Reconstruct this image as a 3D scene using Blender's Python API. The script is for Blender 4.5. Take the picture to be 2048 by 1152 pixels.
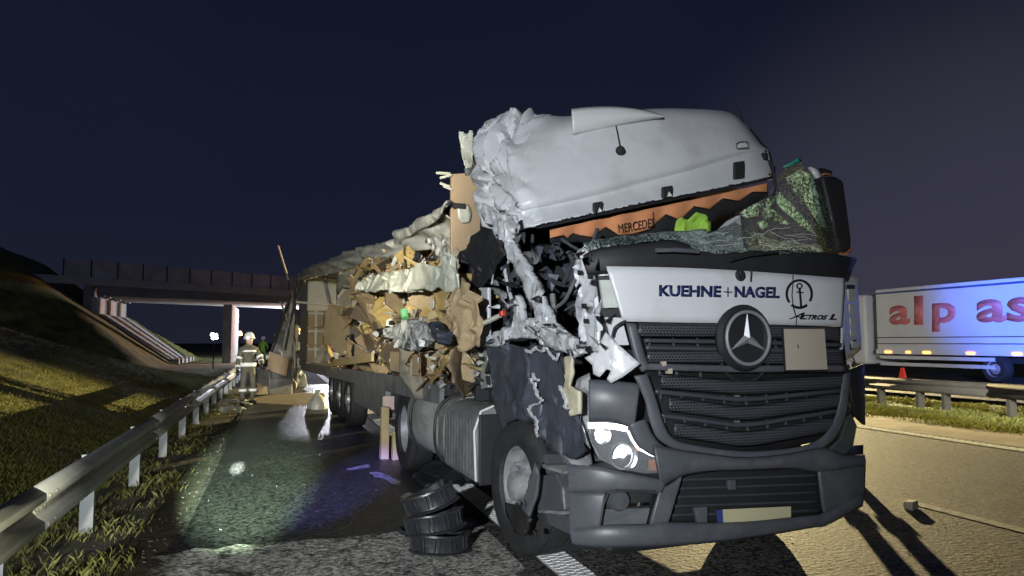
import bpy, bmesh, math, random
from mathutils import Vector, Matrix, noise
random.seed(11)
SC = bpy.context.scene
for o in list(bpy.data.objects): bpy.data.objects.remove(o)
COL = SC.collection
rad = math.radians

# ---------------------------------------------------------------- camera
CAM_H = 1.49
YAW = rad(18.19); PIT = math.atan(108/1420); FOC = 1420.0
cd = bpy.data.cameras.new('camera'); cam = bpy.data.objects.new('camera', cd); COL.objects.link(cam)
cam.location = (0, 0, CAM_H); cam.rotation_euler = (math.pi/2+PIT, 0, -YAW)
cd.sensor_width = 36; cd.lens = 36*FOC/2048; cd.clip_end = 3000; cd.clip_start = .05
SC.camera = cam

# ---------------------------------------------------------------- night sky
W = bpy.data.worlds.new('World'); SC.world = W; W.use_nodes = True
nt = W.node_tree; nt.nodes.clear()
out = nt.nodes.new('ShaderNodeOutputWorld'); bg = nt.nodes.new('ShaderNodeBackground')
tc = nt.nodes.new('ShaderNodeTexCoord'); sep = nt.nodes.new('ShaderNodeSeparateXYZ')
nt.links.new(tc.outputs['Generated'], sep.inputs[0])
ramp = nt.nodes.new('ShaderNodeValToRGB'); e = ramp.color_ramp
e.elements[0].position = 0.0; e.elements[0].color = (.014, .015, .028, 1)
e.elements[1].position = 1.0; e.elements[1].color = (.0032, .0038, .0085, 1)
m1 = e.elements.new(.16); m1.color = (.0088, .0115, .026, 1)
m2 = e.elements.new(.42); m2.color = (.0062, .0085, .0205, 1)
nt.links.new(sep.outputs['Z'], ramp.inputs[0])
# town glow low in the east (the right of the road)
glow = nt.nodes.new('ShaderNodeVectorMath'); glow.operation = 'DOT_PRODUCT'
glow.inputs[1].default_value = Vector((.80, .62, .02)).normalized()
nt.links.new(tc.outputs['Generated'], glow.inputs[0])
gp = nt.nodes.new('ShaderNodeMapRange'); gp.inputs['From Min'].default_value = .89; gp.inputs['From Max'].default_value = 1.0
gp.interpolation_type = 'SMOOTHSTEP'
nt.links.new(glow.outputs['Value'], gp.inputs['Value'])
gm = nt.nodes.new('ShaderNodeMix'); gm.data_type = 'RGBA'; gm.blend_type = 'ADD'
gm.inputs['B'].default_value = (.030, .0255, .035, 1)
nt.links.new(gp.outputs[0], gm.inputs['Factor']); nt.links.new(ramp.outputs[0], gm.inputs['A'])
cl = nt.nodes.new('ShaderNodeTexNoise'); cl.inputs['Scale'].default_value = 2.2; cl.inputs['Detail'].default_value = 3
nt.links.new(tc.outputs['Generated'], cl.inputs['Vector'])
cm = nt.nodes.new('ShaderNodeMapRange'); cm.inputs['To Min'].default_value = .75; cm.inputs['To Max'].default_value = 1.25
nt.links.new(cl.outputs[0], cm.inputs['Value']); nt.links.new(cm.outputs[0], bg.inputs['Strength'])
nt.links.new(gm.outputs['Result'], bg.inputs['Color']); nt.links.new(bg.outputs[0], out.inputs[0])

SC.view_settings.view_transform = 'Standard'; SC.view_settings.look = 'None'
SC.view_settings.exposure = 0; SC.view_settings.gamma = 1
SC.render.engine = 'CYCLES'; SC.cycles.use_denoising = True
SC.cycles.max_bounces = 6; SC.cycles.transparent_max_bounces = 12
SC.cycles.sample_clamp_indirect = 4

# ---------------------------------------------------------------- lamps (rescue vehicles round the scene, and added fill spots)
def lamp(name, typ, loc, target, power, color, size=.2, angle=60, blend=.5):
    d = bpy.data.lights.new(name, typ); d.energy = power; d.color = color
    o = bpy.data.objects.new(name, d); COL.objects.link(o); o.location = loc
    if typ == 'SPOT':
        d.spot_size = rad(angle); d.spot_blend = blend; d.shadow_soft_size = size
    elif typ == 'POINT': d.shadow_soft_size = size
    elif typ == 'AREA': d.size = size
    if target is not None:
        o.rotation_euler = (Vector(target)-Vector(loc)).to_track_quat('-Z', 'Y').to_euler()
    return o
lamp('rescue_flood_lamp', 'SPOT', (-3.6, -4.4, 2.5), (.62, 5.0, 1.75), 5500, (.90, .95, 1.0), .12, 46, 1.0)
lamp('load_fill_spot', 'SPOT', (-1.25, .9, 2.2), (.75, 11, 3.5), 2900, (1.0, .93, .74), .10, 37, .5)  # added fill aimed at the trailer load, no such lamp known
lamp('rail_fill_spot', 'SPOT', (-.9, -4.0, 1.3), (-1.75, 6.0, .35), 2600, (1.0, .97, .88), .08, 19, .6)  # added spot that brightens the near guardrail
lamp('carriageway_flood_lamp', 'SPOT', (21, 29, 4.0), (1.5, 8, 0), 68000, (1.0, .80, .40), .12, 84, .35)
lamp('median_fill_spot', 'SPOT', (7.5, -10, 6.0), (14.5, 13.0, .0), 13000, (1.0, .86, .40), .3, 30, .8)  # fill added for the grass of the central reservation
lamp('embankment_lamp', 'SPOT', (3.4, -3.2, 1.15), (-11.5, 14.5, 7.4), 17000, (1.0, .92, .60), .06, 45, .25)
lamp('hand_torch', 'SPOT', (-.4, -.3, 1.62), (-.20, 8.2, 0), 36000, (.76, 1.0, .72), .02, 10.4, .8)
lamp('hand_torch_hotspot', 'SPOT', (-.4, -.3, 1.62), (-.42, 9.1, 0), 420000, (.95, 1.0, .95), .02, 1.15, 1.0)
lamp('firefighter_fill_spot', 'SPOT', (-.25, -.6, 1.7), (-.72, 18.2, .95), 9000, (1, 1, .96), .02, 5.6, .4)  # added from beside the camera to brighten the firefighter's silver bands
lamp('bridge_blue_beacon', 'SPOT', (.2, 24, 1.6), (-9, 70, 6.5), 2600, (.42, .50, 1.0), .2, 50, .9)
lamp('blue_beacon', 'SPOT', (-2.6, -3.0, 2.4), (.72, 7.7, 0), 26000, (.18, .16, 1.0), .05, 5.2, .8)
lamp('blue_beacon_shoulder', 'SPOT', (-2.6, -3.0, 2.4), (.78, 10.9, 0), 11000, (.16, .15, 1.0), .05, 2.6, .5)
lamp('blue_beacon_median', 'SPOT', (9.0, 3.0, 3.2), (25.0, 16.5, 3.2), 80000, (.04, .15, 1.0), .2, 22, .8)
lamp('lorry_fill_spot', 'SPOT', (8.5, 2.0, 2.6), (25.0, 22.5, .6), 8000, (.86, .90, 1.0), .2, 38, .8)  # invented white spot brightening the left part of the passing lorry
lamp('bridge_work_lamp', 'POINT', (5.0, 82, 4.7), None, 15000, (.86, .88, 1.0), .3)
lamp('bridge_amber_lamp', 'SPOT', (7.5, 84, 3.0), (0.5, 75.5, 5.4), 16000, (1.0, .38, .09), .3, 70, .8)

# ---------------------------------------------------------------- sight lines: from a pixel of the survey picture to a point at a real distance
FWD = Vector((math.sin(YAW), math.cos(YAW), 0)); RGT = Vector((math.cos(YAW), -math.sin(YAW), 0)); UP = Vector((0, 0, 1))
F3 = FWD*math.cos(PIT)+UP*math.sin(PIT); U3 = UP*math.cos(PIT)-FWD*math.sin(PIT); EYE = Vector((0, 0, CAM_H))
def ray(u, v): return F3*FOC + RGT*(u-1024) + U3*(576-v)
def G(u, v, z=0.0):
    r = ray(u, v); return EYE + r*((z-CAM_H)/r.z)
def WX(u, v, X):
    r = ray(u, v); return EYE + r*(X/r.x)
TO = Vector((1.63, 3.65, 0)); TA = rad(2.81)
TX = Vector((math.cos(TA), math.sin(TA), 0)); TY = Vector((-math.sin(TA), math.cos(TA), 0))
def toT(p): d = p-TO; return Vector((d.dot(TX), d.dot(TY), d.z))
def TF(u, v, y):
    r = ray(u, v); return toT(EYE + r*((y-(EYE-TO).dot(TY))/r.dot(TY)))
def TS(u, v, x):
    r = ray(u, v); return toT(EYE + r*((x-(EYE-TO).dot(TX))/r.dot(TX)))
def bow(x):
    q = min(abs(x-1.13)/1.17, 1.05); return .06*q*q+.27*q**8
def PF(u, v, off=0.0):
    y = .1
    for _ in range(12):
        p = TF(u, v, y); y = .5*y + .5*(bow(p.x)+off+.05*max(0, p.z-1.2))
    return TF(u, v, y)

# ---------------------------------------------------------------- materials
def mat(name, col, rough=.55, metal=0., var=.18, vs=6., dirt=None, bump=0., bs=60., emit=None, alpha=None, spec=.5, rnd=0.):
    m = bpy.data.materials.new(name); m.use_nodes = True; n = m.node_tree.nodes; L = m.node_tree.links
    b = n['Principled BSDF']; b.inputs['Roughness'].default_value = rough; b.inputs['Metallic'].default_value = metal
    b.inputs['Specular IOR Level'].default_value = spec
    t = n.new('ShaderNodeTexCoord')
    no = n.new('ShaderNodeTexNoise'); no.inputs['Scale'].default_value = vs; no.inputs['Detail'].default_value = 5; no.inputs['Roughness'].default_value = .6
    L.new(t.outputs['Object'], no.inputs['Vector'])
    mr = n.new('ShaderNodeMapRange'); mr.inputs['From Min'].default_value = .3; mr.inputs['From Max'].default_value = .7
    mr.inputs['To Min'].default_value = 1-var; mr.inputs['To Max'].default_value = 1+var
    L.new(no.outputs[0], mr.inputs['Value'])
    mx = n.new('ShaderNodeMix'); mx.data_type = 'RGBA'; mx.blend_type = 'MULTIPLY'; mx.inputs['Factor'].default_value = 1
    mx.inputs['A'].default_value = (*col, 1); L.new(mr.outputs[0], mx.inputs['B']); last = mx.outputs['Result']
    if rnd:
        oi = n.new('ShaderNodeObjectInfo'); r2 = n.new('ShaderNodeMapRange'); r2.inputs['To Min'].default_value = 1-rnd; r2.inputs['To Max'].default_value = 1+rnd
        L.new(oi.outputs['Random'], r2.inputs['Value'])
        m3 = n.new('ShaderNodeMix'); m3.data_type = 'RGBA'; m3.blend_type = 'MULTIPLY'; m3.inputs['Factor'].default_value = 1
        L.new(last, m3.inputs['A']); L.new(r2.outputs[0], m3.inputs['B']); last = m3.outputs['Result']
    if dirt:
        dc, ds, lo, hi = dirt
        n2 = n.new('ShaderNodeTexNoise'); n2.inputs['Scale'].default_value = ds; n2.inputs['Detail'].default_value = 8; n2.inputs['Roughness'].default_value = .7
        L.new(t.outputs['Object'], n2.inputs['Vector'])
        r = n.new('ShaderNodeMapRange'); r.inputs['From Min'].default_value = lo; r.inputs['From Max'].default_value = hi
        L.new(n2.outputs[0], r.inputs['Value'])
        m2 = n.new('ShaderNodeMix'); m2.data_type = 'RGBA'; L.new(r.outputs[0], m2.inputs['Factor'])
        L.new(last, m2.inputs['A']); m2.inputs['B'].default_value = (*dc, 1); last = m2.outputs['Result']
    L.new(last, b.inputs['Base Color'])
    if bump:
        n3 = n.new('ShaderNodeTexNoise'); n3.inputs['Scale'].default_value = bs; n3.inputs['Detail'].default_value = 4
        L.new(t.outputs['Object'], n3.inputs['Vector'])
        bp = n.new('ShaderNodeBump'); bp.inputs['Strength'].default_value = bump; bp.inputs['Distance'].default_value = .02
        L.new(n3.outputs[0], bp.inputs['Height']); L.new(bp.outputs[0], b.inputs['Normal'])
    if emit:
        b.inputs['Emission Color'].default_value = (*emit[0], 1); b.inputs['Emission Strength'].default_value = emit[1]
    if alpha is not None: b.inputs['Alpha'].default_value = alpha
    return m
def glass_mat(name, col, alpha=.25, rough=.05):
    m = mat(name, col, rough, 0, .05, alpha=alpha); return m

M = dict(
 white=mat('white_paint', (.55, .56, .575), .36, 0, .07, 1.6, dirt=((.40, .39, .37), 2.6, .50, .80), bump=.03, bs=3),
 crushed=mat('white_crushed_paint', (.50, .51, .53), .42, 0, .12, 5, dirt=((.16, .16, .16), 7, .55, .8)),
 torn=mat('torn_steel_paint', (.52, .53, .55), .42, .1, .2, 9, dirt=((.05, .05, .055), 8, .55, .70), bump=.25, bs=35),
 plastic=mat('dark_grey_plastic', (.078, .084, .095), .42, 0, .16, 2.5, dirt=((.125, .12, .115), 5, .48, .80), bump=.05, bs=120),
 plastic2=mat('dark_slat_plastic', (.052, .056, .065), .45, 0, .15, 4),
 black=mat('black_plastic', (.014, .014, .016), .62, 0, .2, 6),
 navy=mat('dark_door_plastic', (.050, .057, .076), .45, 0, .35, 5, dirt=((.085, .085, .09), 8, .5, .8), bump=.3, bs=14),
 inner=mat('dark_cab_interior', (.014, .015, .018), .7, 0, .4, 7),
 chrome=mat('chrome', (.62, .63, .66), .14, 1., .05, 5),
 alu=mat('dull_aluminium', (.40, .40, .39), .36, .45, .15, 4, dirt=((.05, .045, .04), 5, .5, .78)),
 rim=mat('silver_rim', (.46, .46, .46), .4, .5, .15, 6, dirt=((.09, .085, .08), 9, .5, .8)),
 tyre=mat('tyre_rubber', (.020, .020, .021), .72, 0, .25, 9, dirt=((.055, .052, .048), 7, .5, .85), bump=.2, bs=40),
 steel=mat('dark_chassis_steel', (.026, .026, .027), .55, .3, .3, 6, dirt=((.07, .06, .05), 8, .5, .8)),
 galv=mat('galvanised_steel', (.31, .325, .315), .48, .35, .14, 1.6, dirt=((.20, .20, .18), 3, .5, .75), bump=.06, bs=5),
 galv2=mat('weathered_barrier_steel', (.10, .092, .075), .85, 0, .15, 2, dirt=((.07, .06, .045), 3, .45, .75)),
 orange=mat('orange_valance_cloth', (.56, .23, .10), .85, 0, .12, 5),
 blackcloth=mat('black_cloth', (.010, .010, .012), .8, 0, .3, 8, bump=.3, bs=20),
 hivis=mat('green_hi_vis_cloth', (.26, .46, .05), .8, 0, .2, 12),
 beige=mat('beige_plate', (.42, .36, .29), .6, 0, .05, 4),
 card=mat('brown_cardboard', (.30, .215, .115), .85, 0, .2, 4, dirt=((.10, .075, .04), 6, .5, .75), rnd=.5),
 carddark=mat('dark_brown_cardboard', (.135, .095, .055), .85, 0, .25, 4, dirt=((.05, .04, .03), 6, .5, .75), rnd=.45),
 ochre=mat('ochre_cardboard', (.36, .255, .085), .85, 0, .2, 4, dirt=((.14, .10, .04), 5, .5, .75), rnd=.35),
 greycard=mat('grey_brown_cardboard', (.22, .19, .14), .8, 0, .25, 4, dirt=((.08, .07, .05), 6, .5, .75), rnd=.4),
 card2=mat('pale_brown_cardboard', (.36, .27, .155), .85, 0, .10, 4, dirt=((.20, .14, .075), 5, .52, .8), rnd=.2),
 ply=mat('brown_plywood', (.34, .245, .15), .7, 0, .10, 3, dirt=((.28, .18, .10), 4, .5, .8)),
 wood=mat('yellow_timber', (.46, .35, .165), .7, 0, .16, 5, rnd=.2),
 film=mat('pale_plastic_film', (.50, .51, .42), .32, 0, .14, 5, dirt=((.32, .30, .22), 6, .5, .8), bump=.5, bs=12, rnd=.1),
 wrap=mat('clear_stretch_wrap', (.46, .47, .44), .18, 0, .25, 8, dirt=((.08, .08, .075), 9, .45, .6), bump=.8, bs=16),
 tarp=mat('grey_tarpaulin', (.36, .365, .33), .5, 0, .22, 3, dirt=((.13, .13, .12), 4, .52, .8), bump=.5, bs=6),
 darktarp=mat('dark_blue_tarpaulin', (.035, .04, .055), .45, 0, .25, 4, bump=.4, bs=8),
 cream=mat('cream_trailer_lining', (.52, .52, .44), .6, 0, .06, 2),
 greentin=mat('green_tin', (.16, .46, .20), .35, 0, .15, 9),
 paper=mat('white_paper', (.66, .66, .60), .8, 0, .1, 9),
 red=mat('red_plastic', (.48, .03, .02), .4, 0, .1, 6),
 ring=mat('black_moulded_plastic', (.020, .021, .025), .33, 0, .2, 8, dirt=((.07, .07, .07), 10, .55, .9)),
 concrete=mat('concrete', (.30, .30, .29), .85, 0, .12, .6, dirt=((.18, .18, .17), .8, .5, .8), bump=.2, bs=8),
 concrete_dark=mat('stained_shaded_concrete', (.15, .16, .165), .85, 0, .15, .5, dirt=((.09, .10, .10), .7, .5, .8)),
 panelgrey=mat('grey_screen_panel', (.34, .34, .36), .7, 0, .12, .5, dirt=((.20, .20, .22), .9, .45, .75)),
 ink=mat('dark_blue_ink', (.012, .018, .08), .5, 0, .02), inkblack=mat('black_ink', (.010, .010, .012), .5, 0, .02),
 redink=mat('red_print', (.60, .17, .17), .5, 0, .05),
 trailerwhite=mat('white_lorry_side', (.62, .63, .65), .5, 0, .06, .7),
 greypaint=mat('grey_painted_metal', (.17, .175, .175), .5, 0, .2, 4, dirt=((.06, .06, .058), 5, .48, .72), bump=.1, bs=20),
 skin=mat('skin', (.50, .32, .25), .5), turnout=mat('olive_firefighter_cloth', (.105, .10, .07), .8, 0, .25, 9),
 reflect=mat('reflective_silver_band', (.88, .88, .86), .45, 0, .03), helmet=mat('white_helmet_shell', (.80, .80, .78), .3, 0, .05),
 led=mat('lit_lamp_white', (1, 1, 1), .3, emit=((.93, .97, 1), 14)), led2=mat('lit_projector', (1, 1, 1), .3, emit=((.95, .98, 1), 4)),
 amber=mat('lit_amber_lamp', (1, .4, .1), .3, emit=((1, .33, .06), 6)), amberlens=mat('amber_lens', (.34, .13, .05), .2),
 worklight=mat('lit_work_lamp', (1, 1, 1), .3, emit=((1, 1, 1), 30)),
 beacon=mat('lit_orange_beacon', (1, .5, .1), .3, emit=((1, .50, .14), 14)),
 lens=glass_mat('clear_lens', (.85, .88, .9), .07, .04),
 glass=glass_mat('dark_glass', (.10, .12, .12), .40, .05),
 plateyellow=mat('pale_yellow_plate', (.48, .44, .27), .5, 0, .05), plateblue=mat('blue_plate_strip', (.03, .05, .20), .5),
)
# shattered laminated glass: pale crushed cells between clear dark ones
def shatter(name, scale, thr, col, base_alpha, col2):
    m = mat(name, col, .18); n = m.node_tree.nodes; L = m.node_tree.links; b = n['Principled BSDF']
    t = n.new('ShaderNodeTexCoord'); v = n.new('ShaderNodeTexVoronoi'); v.inputs['Scale'].default_value = scale
    L.new(t.outputs['Object'], v.inputs['Vector'])
    ve = n.new('ShaderNodeTexVoronoi'); ve.feature = 'DISTANCE_TO_EDGE'; ve.inputs['Scale'].default_value = scale*.42
    L.new(t.outputs['Object'], ve.inputs['Vector'])
    sp = n.new('ShaderNodeSeparateColor'); L.new(v.outputs['Color'], sp.inputs[0])
    no = n.new('ShaderNodeTexNoise'); no.inputs['Scale'].default_value = 4.5; no.inputs['Detail'].default_value = 3; L.new(t.outputs['Object'], no.inputs['Vector'])
    ad = n.new('ShaderNodeMath'); ad.operation = 'MULTIPLY_ADD'; ad.inputs[1].default_value = .45; L.new(sp.outputs[0], ad.inputs[0]); L.new(no.outputs[0], ad.inputs[2])
    g = n.new('ShaderNodeMapRange'); g.inputs['From Min'].default_value = thr; g.inputs['From Max'].default_value = thr+.22; L.new(ad.outputs[0], g.inputs['Value'])
    ed = n.new('ShaderNodeMapRange'); ed.inputs['From Min'].default_value = .013; ed.inputs['From Max'].default_value = .0; L.new(ve.outputs['Distance'], ed.inputs['Value'])
    mxx = n.new('ShaderNodeMath'); mxx.operation = 'MAXIMUM'; L.new(g.outputs[0], mxx.inputs[0]); L.new(ed.outputs[0], mxx.inputs[1])
    al = n.new('ShaderNodeMapRange'); al.inputs['To Min'].default_value = base_alpha; al.inputs['To Max'].default_value = .95; L.new(mxx.outputs[0], al.inputs['Value'])
    L.new(al.outputs[0], b.inputs['Alpha'])
    c = n.new('ShaderNodeMix'); c.data_type = 'RGBA'; L.new(mxx.outputs[0], c.inputs['Factor']); c.inputs['A'].default_value = (.02, .035, .03, 1)
    c2 = n.new('ShaderNodeMix'); c2.data_type = 'RGBA'; L.new(sp.outputs[1], c2.inputs['Factor']); c2.inputs['A'].default_value = (*col, 1); c2.inputs['B'].default_value = (*col2, 1)
    L.new(c2.outputs['Result'], c.inputs['B']); L.new(c.outputs['Result'], b.inputs['Base Color'])
    bp = n.new('ShaderNodeBump'); bp.inputs['Strength'].default_value = .7; bp.inputs['Distance'].default_value = .01
    L.new(sp.outputs[0], bp.inputs['Height']); L.new(bp.outputs[0], b.inputs['Normal'])
    tb = n.new('ShaderNodeBsdfTranslucent'); L.new(c.outputs['Result'], tb.inputs['Color']); L.new(bp.outputs[0], tb.inputs['Normal'])
    fm = n.new('ShaderNodeMath'); fm.operation = 'MULTIPLY'; fm.inputs[1].default_value = .55; L.new(mxx.outputs[0], fm.inputs[0])
    ms = n.new('ShaderNodeMixShader'); L.new(fm.outputs[0], ms.inputs[0]); L.new(b.outputs[0], ms.inputs[1]); L.new(tb.outputs[0], ms.inputs[2]); L.new(ms.outputs[0], n['Material Output'].inputs['Surface'])
    return m
M['glitter'] = shatter('glittering_crushed_glass', 75, .60, (.26, .44, .26), .20, (.78, .97, .84))
M['badge'] = mat('silver_badge', (.30, .31, .33), .42, .35, .05)
M['shard'] = shatter('shattered_glass', 95, 1.35, (.55, .60, .40), .22, (.82, .84, .66))
M['strip'] = shatter('crushed_glass_edge', 95, .62, (.34, .44, .40), .35, (.55, .62, .58))
# perforated plastic: rows of holes read as dark dots
def perforated(name):
    m = mat(name, (.040, .043, .050), .42); n = m.node_tree.nodes; L = m.node_tree.links; b = n['Principled BSDF']
    t = n.new('ShaderNodeTexCoord'); sp = n.new('ShaderNodeSeparateXYZ'); L.new(t.outputs['Object'], sp.inputs[0])
    def mth(op, a, bb=None, c=None):
        q = n.new('ShaderNodeMath'); q.operation = op
        for i, x in enumerate((a, bb, c)):
            if x is None: continue
            if isinstance(x, (int, float)): q.inputs[i].default_value = x
            else: L.new(x, q.inputs[i])
        return q.outputs[0]
    P = .021
    row = mth('FLOOR', mth('DIVIDE', sp.outputs['Z'], P*.8))
    xs = mth('ADD', mth('DIVIDE', sp.outputs['X'], P), mth('MULTIPLY', row, .5))
    fx = mth('SUBTRACT', mth('FRACT', xs), .5); fz = mth('SUBTRACT', mth('FRACT', mth('DIVIDE', sp.outputs['Z'], P*.8)), .5)
    d = mth('SQRT', mth('ADD', mth('MULTIPLY', fx, fx), mth('MULTIPLY', fz, fz)))
    mr = n.new('ShaderNodeMapRange'); mr.inputs['From Min'].default_value = .30; mr.inputs['From Max'].default_value = .40; L.new(d, mr.inputs['Value'])
    mx = n.new('ShaderNodeMix'); mx.data_type = 'RGBA'; L.new(mr.outputs[0], mx.inputs['Factor']); mx.inputs['A'].default_value = (.004, .004, .005, 1); mx.inputs['B'].default_value = (.072, .077, .088, 1)
    L.new(mx.outputs['Result'], b.inputs['Base Color'])
    bp = n.new('ShaderNodeBump'); bp.inputs['Strength'].default_value = .6; bp.inputs['Distance'].default_value = .004
    L.new(mr.outputs[0], bp.inputs['Height']); L.new(bp.outputs[0], b.inputs['Normal'])
    return m
M['perf'] = perforated('perforated_slat_plastic')

# ---------------------------------------------------------------- mesh helpers
class MB:
    def __init__(s): s.v = []; s.f = []
    def add(s, vs, fs):
        n = len(s.v); s.v += [tuple(v) for v in vs]; s.f += [tuple(i+n for i in f) for f in fs]; return s
    def box(s, c, d, rot=None, jit=0):
        hx, hy, hz = d[0]/2, d[1]/2, d[2]/2
        vs = [Vector((x, y, z)) for x in (-hx, hx) for y in (-hy, hy) for z in (-hz, hz)]
        if jit: vs = [v+Vector([random.uniform(-jit, jit) for _ in range(3)]) for v in vs]
        if rot is not None: vs = [rot @ v for v in vs]
        c = Vector(c)
        return s.add([v+c for v in vs], [(0, 1, 3, 2), (4, 6, 7, 5), (0, 4, 5, 1), (2, 3, 7, 6), (0, 2, 6, 4), (1, 5, 7, 3)])
    def prism(s, poly, d):
        n = len(poly); d = Vector(d); p = [Vector(q) for q in poly]
        return s.add(p+[q+d for q in p], [tuple(range(n))[::-1], tuple(range(n, 2*n))]+[(i, (i+1) % n, n+(i+1) % n, n+i) for i in range(n)])
    def grid(s, P):
        a, b = len(P), len(P[0])
        return s.add([p for r in P for p in r], [(i*b+j, i*b+j+1, (i+1)*b+j+1, (i+1)*b+j) for i in range(a-1) for j in range(b-1)])
    def tube(s, pts, r, n=8, cap=True):
        pts = [Vector(p) for p in pts]; rs = r if isinstance(r, (list, tuple)) else [r]*len(pts)
        vs = []; up = None
        for i, p in enumerate(pts):
            t = (pts[min(i+1, len(pts)-1)]-pts[max(i-1, 0)]).normalized()
            if up is None: up = t.orthogonal().normalized()
            up = (up-t*up.dot(t)).normalized(); w = t.cross(up)
            vs += [p+(up*math.cos(a)+w*math.sin(a))*rs[i] for a in [2*math.pi*k/n for k in range(n)]]
        fs = [(i*n+k, i*n+(k+1) % n, (i+1)*n+(k+1) % n, (i+1)*n+k) for i in range(len(pts)-1) for k in range(n)]
        if cap: fs += [tuple(range(n))[::-1], tuple((len(pts)-1)*n+k for k in range(n))]
        return s.add(vs, fs)
    def lathe(s, prof, c, axis, n=28):
        c = Vector(c); ax = Vector(axis).normalized(); u = ax.orthogonal().normalized(); w = ax.cross(u); vs = []
        for r, h in prof: vs += [c+ax*h+(u*math.cos(2*math.pi*k/n)+w*math.sin(2*math.pi*k/n))*r for k in range(n)]
        return s.add(vs, [(i*n+k, i*n+(k+1) % n, (i+1)*n+(k+1) % n, (i+1)*n+k) for i in range(len(prof)-1) for k in range(n)])
    def build(s, name, m, parent=None, smooth=False, bev=0, thick=0, label=None, kind=None, seg=2, off=0.):
        me = bpy.data.meshes.new(name); me.from_pydata(s.v, [], s.f); me.update()
        bm = bmesh.new(); bm.from_mesh(me); bmesh.ops.recalc_face_normals(bm, faces=bm.faces); bm.to_mesh(me); bm.free()
        o = bpy.data.objects.new(name, me); COL.objects.link(o); me.materials.append(M[m] if isinstance(m, str) else m)
        if thick: q = o.modifiers.new('thick', 'SOLIDIFY'); q.thickness = thick; q.offset = off
        if bev: q = o.modifiers.new('bev', 'BEVEL'); q.width = bev; q.segments = seg; q.limit_method = 'ANGLE'; q.angle_limit = rad(40)
        if smooth:
            for p in me.polygons: p.use_smooth = True
            if smooth != 2: me.set_sharp_from_angle(angle=rad(42))
        if parent: o.parent = parent
        if label: o['label'] = label
        if kind: o['kind'] = kind
        return o
def tag(o, label, cat, group=None, kind=None):
    o['label'] = label; o['category'] = cat
    if group: o['group'] = group
    if kind: o['kind'] = kind
    return o
def thing(name, label, cat, loc=(0, 0, 0), rz=0, group=None):
    o = bpy.data.objects.new(name, None); COL.objects.link(o); o.location = loc; o.rotation_euler = (0, 0, rz); o.empty_display_size = .2
    return tag(o, label, cat, group)
def copy_thing(o, label=None, parent=None):
    c = o.copy(); COL.objects.link(c)
    if parent: c.parent = parent
    for ch in list(o.children): copy_thing(ch, None, c)
    if label: c['label'] = label
    return c
def fold(p, f, seed=0.0):          # sharp creases with flat facets between, about -1..1
    q = Vector((p[0]*f+seed, p[1]*f+seed*.7, p[2]*f-seed*.3)); q += Vector((noise.noise(q*.8), noise.noise(q*.8+Vector((9, 1, 4))), 0))*.35
    def crease(q):
        d, pts = noise.voronoi(q*.62, distance_metric='DISTANCE', exponent=2.5); return d[1]-d[0]
    def facet(q):
        d, pts = noise.voronoi(q*.62); c = pts[0]; h = noise.cell_vector(c*7.1)
        return (q*.62-c).dot(h-Vector((.5, .5, .5)))*1.9
    return facet(q)*.8 + facet(q*2.1+Vector((3, 5, 1)))*.35 + (min(crease(q), .25)-.12)*1.1 + noise.noise(q*3.1)*.10
def catmull(pts, n):
    pts = [Vector(p) for p in pts]; m = len(pts); out = []
    for i in range(n):
        t = i/(n-1)*(m-1); k = min(int(t), m-2); f = t-k
        a, b, c, d = pts[max(k-1, 0)], pts[k], pts[k+1], pts[min(k+2, m-1)]
        out.append(.5*((2*b)+(c-a)*f+(2*a-5*b+4*c-d)*f*f+(3*b-3*c+d-a)*f**3))
    return out
def surf(rows, nu, nv, amp=0., f=3., seed=0., weight=None):   # smooth surface through a control net
    R = [catmull(r, nu) for r in rows]
    P = [catmull([r[j] for r in R], nv) for j in range(nu)]
    if amp:
        Q = []
        for j in range(nu):
            row = []
            for i in range(nv):
                a = P[min(j+1, nu-1)][i]-P[max(j-1, 0)][i]; b = P[j][min(i+1, nv-1)]-P[j][max(i-1, 0)]
                n = a.cross(b); n = n.normalized() if n.length > 1e-9 else UP
                w = weight(j/(nu-1), i/(nv-1)) if weight else 1
                row.append(P[j][i]+n*fold(P[j][i], f, seed)*amp*w)
            Q.append(row)
        P = Q
    return P
def jag(pts, n=3, a=.02, seed=1):
    rng = random.Random(seed); out = []
    for i, p in enumerate(pts):
        q = pts[(i+1) % len(pts)]; p = Vector(p); q = Vector(q); d = (q-p)
        out.append(p)
        for k in range(1, n+1):
            m = p+d*(k/(n+1)); out.append(m+Vector([rng.uniform(-a, a) for _ in range(3)]))
    return out
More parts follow.
